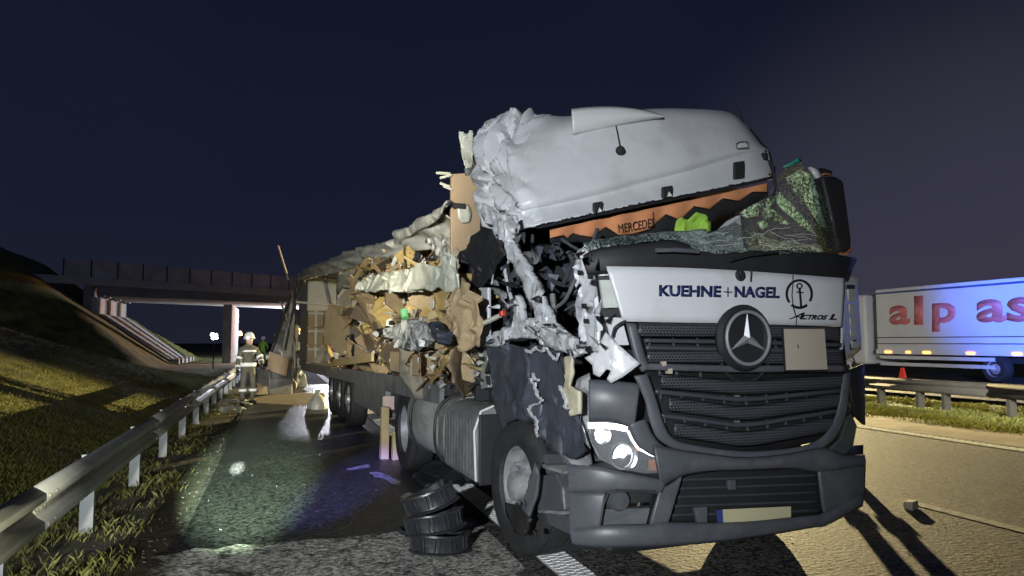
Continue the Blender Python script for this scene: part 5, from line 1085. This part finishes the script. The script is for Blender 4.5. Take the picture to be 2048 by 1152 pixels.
while n < 240:
    u, v = rr.uniform(612, 956), rr.uniform(505, 765)
    if not inside(u, v) or (722 < u < 900 and 535 < v < 578 and rr.random() < .8): continue
    c = TS(u, v, rr.uniform(-.03, .30))
    if c.y > 11 and rr.random() < .6: continue
    if u < 700 and v < 700: continue
    wh = '%s in the load %s' % ('low' if c.z < 1.55 else 'halfway up' if c.z < 2.1 else 'high', 'next to the cab' if c.y < 3.6 else 'midway along the trailer' if c.y < 5.6 else 'towards the trailer rear' if c.y < 8 else 'at the far trailer end')
    n += 1; k = rr.random(); s = 1.0+.03*max(0, c.y-4)
    m_, tone = rr.choice([('card', 'tan'), ('card', 'tan'), ('carddark', 'dark brown'), ('carddark', 'dark brown'), ('ochre', 'ochre'), ('ochre', 'ochre'), ('card', 'tan'), ('greycard', 'greyish')])
    if k < .20 and v > 575:
        a0 = rr.uniform(0, 6); w_, h_ = rr.uniform(.22, .50)*s, rr.uniform(.16, .36)*s; R_ = Matrix.Rotation(rr.uniform(-.9, .9), 3, 'Z') @ Matrix.Rotation(rr.uniform(-.8, .8), 3, 'Y') @ Matrix.Rotation(a0, 3, 'X')
        o = sheet('cardboard_sheet', [c+Vector((-.06, 0, 0))+R_ @ Vector((rr.uniform(-.05, .05), math.cos(q*.785)*w_*rr.uniform(.7, 1.1), math.sin(q*.785)*h_*rr.uniform(.7, 1.1))) for q in range(8)], m_, None, .008, .030, 2.6, 4, n*.37)
        load(o, 'crumpled %s cardboard sheet %s' % (tone, wh), 'cardboard', 'crumpled cardboard sheets in the trailer load')
    elif k < .40:
        o = bent((rr.uniform(.2, .55)*s, rr.uniform(.15, .4)*s), rr.uniform(-1, 1), rr.random() < .5, rrot(), c).build('cardboard_sheet', m_, None, thick=.008)
        load(o, 'torn bent %s cardboard flap %s' % (tone, wh), 'cardboard', 'torn cardboard flaps in the trailer load')
    elif k < .68:
        o = openbox(c, (rr.uniform(.18, .40)*s, rr.uniform(.16, .34)*s, rr.uniform(.10, .26)*s), rrot(), .03).build('crushed_box', m_, None, thick=.006)
        if rr.random() < .6: MB().box(c+Vector((-.19, 0, 0)), (.006, rr.uniform(.06, .14), rr.uniform(.04, .08)), rrot(.3)).build('paper_label', rr.choice(['paper', 'paper', 'greentin']), o)
        load(o, 'crushed open %s box %s' % (tone, wh), 'box', 'crushed boxes in the trailer load')
    elif k < .80:
        d = Matrix.Rotation(rr.uniform(-.5, .5), 3, 'X') @ Matrix.Rotation(rr.uniform(-.5, .5), 3, 'Z'); L = rr.uniform(.5, 1.3)*s
        o = MB().box(c+Vector((-.08, 0, 0)), (.018, L, rr.uniform(.06, .11)), d, .004).build('broken_plank', 'wood', None)
        load(o, 'yellow broken pallet plank '+wh, 'plank', 'broken pallet planks in the load')
    elif k < .965:
        fm = rr.choice(['film', 'paper', 'wrap'])
        o = bent((rr.uniform(.1, .3)*s, rr.uniform(.08, .22)*s), rr.uniform(-1.5, 1.5), True, rrot(), c+Vector((-.06, 0, 0))).build('film_scrap', fm, None, thick=.004)
        load(o, ('%s scrap %s' % ({'film': 'pale yellowish film', 'paper': 'white paper', 'wrap': 'grey stretch wrap'}[fm], wh)), 'plastic scrap', 'plastic scraps in the load')
    else:
        w = rr.uniform(.035, .05)
        o = MB().lathe([(0, 0), (w, 0), (w, .10), (0, .10)], c+Vector((-.12, 0, 0)), rrot(1.2) @ UP, 14).build('green_tin', 'greentin', None, smooth=True)
        load(o, 'green tin lying '+wh, 'tin', 'green tins in the load')
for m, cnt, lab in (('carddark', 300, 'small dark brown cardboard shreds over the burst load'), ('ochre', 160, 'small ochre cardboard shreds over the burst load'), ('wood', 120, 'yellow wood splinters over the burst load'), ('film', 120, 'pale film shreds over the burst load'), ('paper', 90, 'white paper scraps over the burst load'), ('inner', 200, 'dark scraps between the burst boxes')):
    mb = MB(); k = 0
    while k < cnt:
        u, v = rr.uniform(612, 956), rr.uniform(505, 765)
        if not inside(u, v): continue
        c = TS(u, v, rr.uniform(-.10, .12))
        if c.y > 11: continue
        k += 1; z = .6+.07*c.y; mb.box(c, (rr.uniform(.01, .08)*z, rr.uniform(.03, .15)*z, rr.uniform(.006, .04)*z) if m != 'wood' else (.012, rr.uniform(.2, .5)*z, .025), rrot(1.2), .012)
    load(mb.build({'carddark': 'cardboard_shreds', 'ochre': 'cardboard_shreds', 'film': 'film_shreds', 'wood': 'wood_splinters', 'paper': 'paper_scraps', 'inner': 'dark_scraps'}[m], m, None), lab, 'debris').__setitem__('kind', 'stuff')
load(sheet('plastic_cover', [TS(u, v, x) for u, v, x in [(712, 578, -.25), (720, 566, -.25), (746, 554, -.28), (775, 544, -.30), (815, 537, -.30), (850, 531, -.30), (880, 526, -.28), (896, 508, -.25), (914, 518, -.25), (906, 572, -.28), (870, 576, -.32), (830, 582, -.34), (780, 587, -.34), (745, 583, -.3), (730, 582, -.28)]], 'film', None, .012, .12, 2.4, 5, 1.5, rag=.03), 'large pale plastic cover draped across the upper load', 'plastic cover')
load(sheet('stretch_wrap', [TS(u, v, x) for u, v, x in [(776, 660, -.25), (800, 644, -.28), (840, 642, -.3), (882, 658, -.28), (894, 684, -.25), (850, 692, -.3), (820, 704, -.28), (792, 692, -.25)]], 'wrap', None, .01, .11, 3.4, 5, 6.5, rag=.03), 'crumpled clear stretch wrap bulging from the middle of the load', 'stretch wrap')
load(sheet('dark_wrap', [TS(u, v, -.3) for u, v in [(850, 645), (868, 640), (896, 668), (890, 690), (862, 676)]], 'darktarp', None, .01, .08, 4, 4, 3.5), 'dark wrinkled plastic beside the stretch wrap', 'plastic sheet')
load(sheet('packing_paper', [TS(u, v, x) for u, v, x in [(904, 552, -.2), (930, 556, -.2), (954, 570, -.15), (958, 640, -.15), (952, 694, -.15), (925, 706, -.2), (898, 664, -.2), (912, 610, -.22)]], 'card2', None, .01, .09, 4, 4, 8.5, rag=.02), 'tall crumpled brown packing paper next to the cab', 'packing paper')
for pts, lab in (([(703, 592), (712, 566), (726, 540), (744, 517)], 'curved yellow board edge rising at the rear of the load'), ([(706, 582), (740, 575), (790, 583)], 'long yellow plank under the plastic cover'), ([(655, 728), (700, 722), (750, 714)], 'long pale plank lying on the trailer edge')):
    P = catmull([TS(u, v, -.08) for u, v in pts], 12); mb = MB(); mb.grid([[p+Vector((-.03, 0, -.06)) for p in P], [p+Vector((-.03, 0, .06)) for p in P]])
    load(mb.build('board', 'wood', None, thick=.035), lab, 'plank')
def carton_at(u, v, x, d, rz, lab, mark=True):
    c = TS(u, v, x); o = MB().box((0, 0, 0), d, None, .01).build('carton', 'card2', None, bev=.006)
    if mark:
        for k in (-1, 1): MB().prism([(-d[0]/2-.004, -.30*d[1]-.02, k*.05-.02), (-d[0]/2-.004, -.30*d[1]+.02, k*.05-.02), (-d[0]/2-.004, -.30*d[1], k*.05+.025)], (.003, 0, 0)).build('arrow_mark', 'inkblack', o)
        MB().box((-d[0]/2-.002, -.1*d[1], 0), (.004, .03, d[2])).build('tape_strip', 'film', o)
    o.location = TO+TX*c.x+TY*c.y+UP*c.z; o.rotation_euler = (rz[0], rz[1], TA+rz[2]); return tag(o, lab, 'carton')
carton_at(842, 727, -.02, (.30, 1.2, .22), (.03, .0, .12), 'brown carton with black arrow marks at the foot of the load')
carton_at(700, 668, .1, (.5, 1.6, .6), (.35, .1, .2), 'big tilted brown carton leaning out near the trailer rear', False)
carton_at(880, 600, .0, (.3, .5, .3), (.3, .2, .5), 'brown carton tilted under the right end of the plastic cover', False)
carton_at(930, 722, -.02, (.2, .3, .24), (.4, .3, .2), 'small torn carton against the cab rear', False)
o = sheet('dark_bag', [TS(u, v, -.1) for u, v in [(692, 674), (704, 668), (712, 700), (706, 716), (696, 708)]], 'blackcloth', None, .03, .05, 5, 3); load(o, 'black rag hanging from the rear of the load', 'rag')
mb = MB()                               # mangled metal and litter on the front of the trailer floor
for _ in range(260):
    p = TS(rr.uniform(790, 985), rr.uniform(738, 776), rr.uniform(0, .5)); d = Vector([rr.uniform(-1, 1), rr.uniform(-1, 1), rr.uniform(-.3, .8)])*rr.uniform(.06, .2)
    mb.tube([p, p+d*.5+Vector((0, 0, rr.uniform(-.03, .05))), p+d], rr.uniform(.006, .025), 5)
load(mb.build('mangled_metal', 'steel', None), 'mangled dark metal and hoses on the trailer neck behind the cab', 'scrap metal').__setitem__('kind', 'stuff')
mb = MB()
for _ in range(70):
    p = TS(rr.uniform(800, 1000), rr.uniform(742, 784), rr.uniform(-.02, .3)); mb.box(p, (rr.uniform(.02, .07), rr.uniform(.02, .10), rr.uniform(.004, .03)), rrot(), .01)
load(mb.build('shiny_fragments', 'wrap', None), 'pale broken fragments scattered on the trailer neck', 'fragments').__setitem__('kind', 'stuff')
for k, (x, y, h, lab) in enumerate(((-.03, 5.62, .66, 'tall timber prop standing under the trailer edge'), (.10, 5.52, .36, 'short timber block standing beside the tall prop'))):
    load(MB().box((x, y, h/2+.0), (.10, .10, h), None, .005).build('timber_prop', 'wood', None, bev=.006), lab, 'timber')

# ================================================================ ON THE ROAD
def moulded_ring(c, tilt, az, lab, rz, gap=rad(70)):
    t = thing('moulded_ring', lab, 'plastic ring', c, rz); t.rotation_euler = Matrix.Rotation(tilt, 3, Vector((math.cos(az), math.sin(az), 0))).to_euler()
    prof = [(.165, .0), (.215, .0), (.218, .012), (.200, .018), (.196, .05), (.197, .10), (.203, .118), (.214, .122), (.212, .135), (.18, .135), (.165, .125), (.165, .0)]
    P = [[(r*1.08*math.cos(a), r*.92*math.sin(a), h+.012*math.sin(a*2+rz)) for r, h in prof] for a in [gap/2+rad(6)+(2*math.pi-gap)*i/60 for i in range(61)]]
    MB().grid(P).build('band', 'ring', t, smooth=True)
    for k in range(12):
        a = 2*math.pi*k/12+.2
        if a < gap/2+.15 or a > 2*math.pi-gap/2-.05: continue
        for s in (-.045, .045): MB().box((.199*1.08*math.cos(a+s*1.6), .199*.92*math.sin(a+s*1.6), .068), (.022, .016, .090), Matrix.Rotation(a+s*1.6, 3, 'Z')).build('rib', 'ring', t, bev=.003)
    MB().box((.20*1.08*math.cos(gap/2+.1), .20*.92*math.sin(gap/2+.1), .07), (.05, .07, .12), Matrix.Rotation(gap/2, 3, 'Z')).build('lug', 'ring', t, bev=.01)
    return t
base = G(880, 1106); vr = math.atan2(-RGT.y, -RGT.x)
ax = math.atan2(FWD.y, FWD.x)
moulded_ring(base+Vector((.03, .10, .0)), rad(-2), ax, 'black moulded plastic ring lying flat, lowest of the pile on the road', .35)
moulded_ring(base+Vector((.0, .10, .145)), rad(-12), ax, 'black moulded plastic ring tilted in the middle of the pile', .15)
moulded_ring(base+Vector((.0, .12, .31)), rad(-24), ax, 'black moulded plastic ring tilted steeply on top of the pile', 1.0, rad(110))
p = G(905, 968); o = sheet('bent_liner', [p+Vector(q) for q in [(-.35, -.3, .02), (.3, -.2, .03), (.42, .2, .18), (.2, .5, .24), (-.2, .5, .16), (-.4, .15, .08)]], 'ring', None, .015, .08, 3, 4, 2); tag(o, 'black bent mudguard liner lying behind the ring pile', 'mudguard')
p = G(803, 1070); o = MB().tube(catmull([p+Vector(q) for q in [(.10, .1, .02), (.02, .06, .03), (-.03, -.01, .06), (.0, -.06, .03), (.08, -.08, .02)]], 14), .018, 7).build('hose_loop', 'ring', None, smooth=True); tag(o, 'short black hose loop beside the ring pile', 'hose')
p = G(1822, 1018); o = MB().box(p+Vector((0, 0, .035)), (.14, .09, .07), Matrix.Rotation(.4, 3, 'Z'), .008).build('concrete_chip', 'cream', None, bev=.008); tag(o, 'pale block lying on the lit lane near the dashed line', 'block')
rr = random.Random(15)
for k, (u, v, s, lab) in enumerate(((450, 812, .30, 'pale crumpled plastic nearest the guardrail posts'), (475, 806, .26, 'white crumpled film at the firefighter feet'), (486, 815, .22, 'white torn film on the wet road edge'), (462, 824, .26, 'grey wet film strip on the shoulder edge'))):
    p = G(u, v); o = sheet('crumpled_film', [p+Vector((math.cos(a)*s*rr.uniform(.6, 1.3), math.sin(a)*s*rr.uniform(.6, 1.3), .03+rr.uniform(0, .10))) for a in [k*.785 for k in range(8)]], 'film', None, .01, .12, 3, 4, k+.5); tag(o, lab, 'plastic film')
p = G(635, 818); o = MB().grid([[p+Vector((math.cos(a)*r*(1+.2*math.sin(a*5)), math.sin(a)*r, h)) for a in [2*math.pi*i/20 for i in range(21)]] for r, h in ((.20, 0), (.20, .12), (.13, .24), (.03, .34), (.07, .42))]).build('plastic_bag', 'film', None, smooth=True); tag(o, 'small knotted white bag on the road beside the trailer wheels', 'bag')
p = G(548, 788); cr = thing('metal_bin', 'grey metal bin lying open behind the firefighter', 'bin', p, .5)
for nm, c, d in (('side', (-.35, 0, .36), (.03, .75, .72)), ('side', (.35, 0, .36), (.03, .75, .72)), ('back', (0, .37, .36), (.68, .03, .72)), ('front', (0, -.37, .22), (.68, .03, .44)), ('base', (0, 0, .03), (.68, .72, .05))): MB().box(c, d, None, .012).build(nm, 'greypaint', cr, bev=.008)
MB().tube([(-.36, -.38, .44), (.36, -.38, .44), (.36, -.38, .74), (.36, .38, .74), (-.36, .38, .74)], .025, 6).build('rim', 'greypaint', cr)
o = MB().prism([p+Vector(q) for q in [(-.2, -.2, .70), (.32, -.25, .52), (.38, -.2, 1.02), (-.16, -.1, 1.22)]], (.02, .05, 0)).build('leaning_board', 'ply', None); tag(o, 'brown board leaning in the grey bin', 'board')
p = G(592, 778); o = sheet('white_sack', [p+Vector(q) for q in [(-.45, 0, .05), (-.1, -.1, .02), (.35, 0, .06), (.28, .1, .45), (.0, .15, .62), (-.3, .1, .42)]], 'film', None, .05, .14, 2.2, 4, 3); tag(o, 'white sack slumped against the trailer rear corner', 'sack')
p = G(572, 782); o = sheet('grey_sheet', [p+Vector(q) for q in [(-.4, 0, .03), (.3, -.05, .03), (.35, .1, .5), (.1, .2, .9), (-.25, .15, .7)]], 'tarp', None, .03, .16, 2, 4, 7); tag(o, 'crumpled grey sheet between the bin and the white sack', 'tarpaulin')
flat('mud_patch', [(q.x, q.y) for q in [G(u, v) for u, v in [(492, 800), (530, 792), (600, 786), (650, 786), (650, 806), (600, 812), (540, 808), (505, 806)]]], .008, 'sand')
for k in range(5):
    p = G(540+rr.uniform(-30, 60), 783+rr.uniform(-6, 8)); o = openbox(p+Vector((0, 0, .12)), (.35, .3, .22), Matrix.Rotation(rr.uniform(0, 3), 3, 'Z'), .03).build('dropped_box', 'card', None, thick=.006); tag(o, 'brown box dropped on the road behind the firefighter', 'box', 'boxes dropped at the trailer rear')

# ================================================================ PEOPLE
def person(name, label, loc, rz, sc, cloth, helm, detail=True, arms=((-.26, .02, 1.12), (.30, -.10, 1.15)), hands=((-.30, -.06, .88), (.22, -.30, 1.06))):
    t = thing(name, label, 'person', loc, rz); t.scale = (sc, sc, sc)
    J = [((0, 0, .95), .155), ((0, 0, 1.12), .150), ((0, -.01, 1.30), .175), ((0, 0, 1.44), .13), ((0, -.01, 1.53), .062), ((0, -.03, 1.60), .085), ((0, -.03, 1.68), .090),
         ((-.19, 0, 1.42), .085), (arms[0], .068), (hands[0], .045), ((.19, 0, 1.42), .085), (arms[1], .068), (hands[1], .045),
         ((-.10, 0, .88), .115), ((-.125, -.01, .48), .085), ((-.13, .02, .10), .070), ((-.135, -.10, .045), .050), ((.10, 0, .88), .115), ((.125, -.05, .48), .085), ((.14, .03, .10), .070), ((.15, -.09, .045), .050)]
    E = [(0, 1), (1, 2), (2, 3), (3, 4), (4, 5), (5, 6), (3, 7), (7, 8), (8, 9), (3, 10), (10, 11), (11, 12), (0, 13), (13, 14), (14, 15), (15, 16), (0, 17), (17, 18), (18, 19), (19, 20)]
    me = bpy.data.meshes.new('body'); me.from_pydata([j[0] for j in J], E, []); o = bpy.data.objects.new('body', me); COL.objects.link(o); o.parent = t; me.materials.append(M[cloth])
    sk = o.modifiers.new('skin', 'SKIN'); sk.use_smooth_shade = True
    for v, j in zip(me.skin_vertices[0].data, J): v.radius = (j[1], j[1]*.85)
    me.skin_vertices[0].data[0].use_root = True
    sb = o.modifiers.new('sub', 'SUBSURF'); sb.levels = 2; sb.render_levels = 2
    MB().lathe([(0, .10), (.06, .095), (.088, .04), (.092, -.02), (.08, -.08), (.05, -.125), (0, -.14)], (0, -.035, 1.66), (0, 0, 1), 18).build('head', 'skin', t, smooth=True)
    MB().lathe([(0, .17), (.07, .155), (.115, .10), (.135, .02), (.15, -.01), (.125, -.02), (.11, .02)], (0, -.03, 1.70), (0, .12, 1), 20).build('helmet', helm, t, smooth=True)
    for s, h in ((-1, hands[0]), (1, hands[1])):
        g = MB(); hx, hy, hz = h; g.box((hx, hy, hz-.03), (.07, .05, .09), None, .006)
        for k in range(4): g.tube([(hx-.03+.02*k, hy-.01, hz-.07), (hx-.03+.02*k, hy-.02, hz-.11), (hx-.03+.02*k, hy-.0, hz-.145+.008*abs(k-1.5))], .010, 6)
        g.tube([(hx+s*-.035, hy-.02, hz-.02), (hx+s*-.055, hy-.03, hz-.06)], .012, 6); g.build('glove', 'black', t, bev=.004)
    for s in (-1, 1): MB().box((s*.135, -.06, .045), (.11, .29, .09)).build('boot', 'black', t, bev=.03)
    if detail:
        def ringband(c, rx, ry, h, axis=(0, 0, 1)):
            mb = MB(); axv = Vector(axis).normalized(); R_ = UP.rotation_difference(axv).to_matrix()
            mb.grid([[Vector(c)+R_ @ Vector((rx*math.cos(a), ry*math.sin(a), z)) for a in [2*math.pi*i/28 for i in range(29)]] for z in (-h/2, h/2)]); return mb.build('reflective_band', 'reflect', t, smooth=True, thick=.008)
        ringband((0, 0, 1.02), .205, .165, .10); ringband((0, -.005, 1.37), .20, .165, .05); ringband((-.127, .0, .36), .098, .085, .065); ringband((.132, -.02, .36), .098, .085, .065)
        for s, a, b in ((-1, (-.19, 0, 1.42), arms[0]), (1, (.19, 0, 1.42), arms[1])):
            a = Vector(a); b = Vector(b); ringband(a.lerp(b, .72), .088, .080, .06, b-a)
        for s, a, b in ((-1, arms[0], hands[0]), (1, arms[1], hands[1])):
            a = Vector(a); b = Vector(b); ringband(a.lerp(b, .6), .066, .06, .05, b-a)
        MB().lathe([(0, .0), (.022, .0), (.026, .04), (0, .05)], (-.10, -.14, 1.70), (0, -1, .1), 10).build('helmet_lamp', 'led2', t)
    return t
person('person', 'firefighter in olive turnout gear with silver bands and white helmet beside the guardrail', G(494, 808), rad(25), .93, 'turnout', 'helmet')
p = EYE+ray(526, 684)*(46/FOC); person('person', 'distant worker in a yellow green vest under the overpass', Vector((p.x, p.y, 0)), .2, 1.0, 'hivis', 'helmet', False)
person('person', 'firefighter in olive turnout gear standing behind the far side of the wrecked cab', (6.25, 7.0, 0), rad(-60), 1.02, 'turnout', 'helmet', True, ((-.24, .02, 1.14), (.24, .0, 1.14)), ((-.25, -.05, .88), (.25, -.05, .88)))
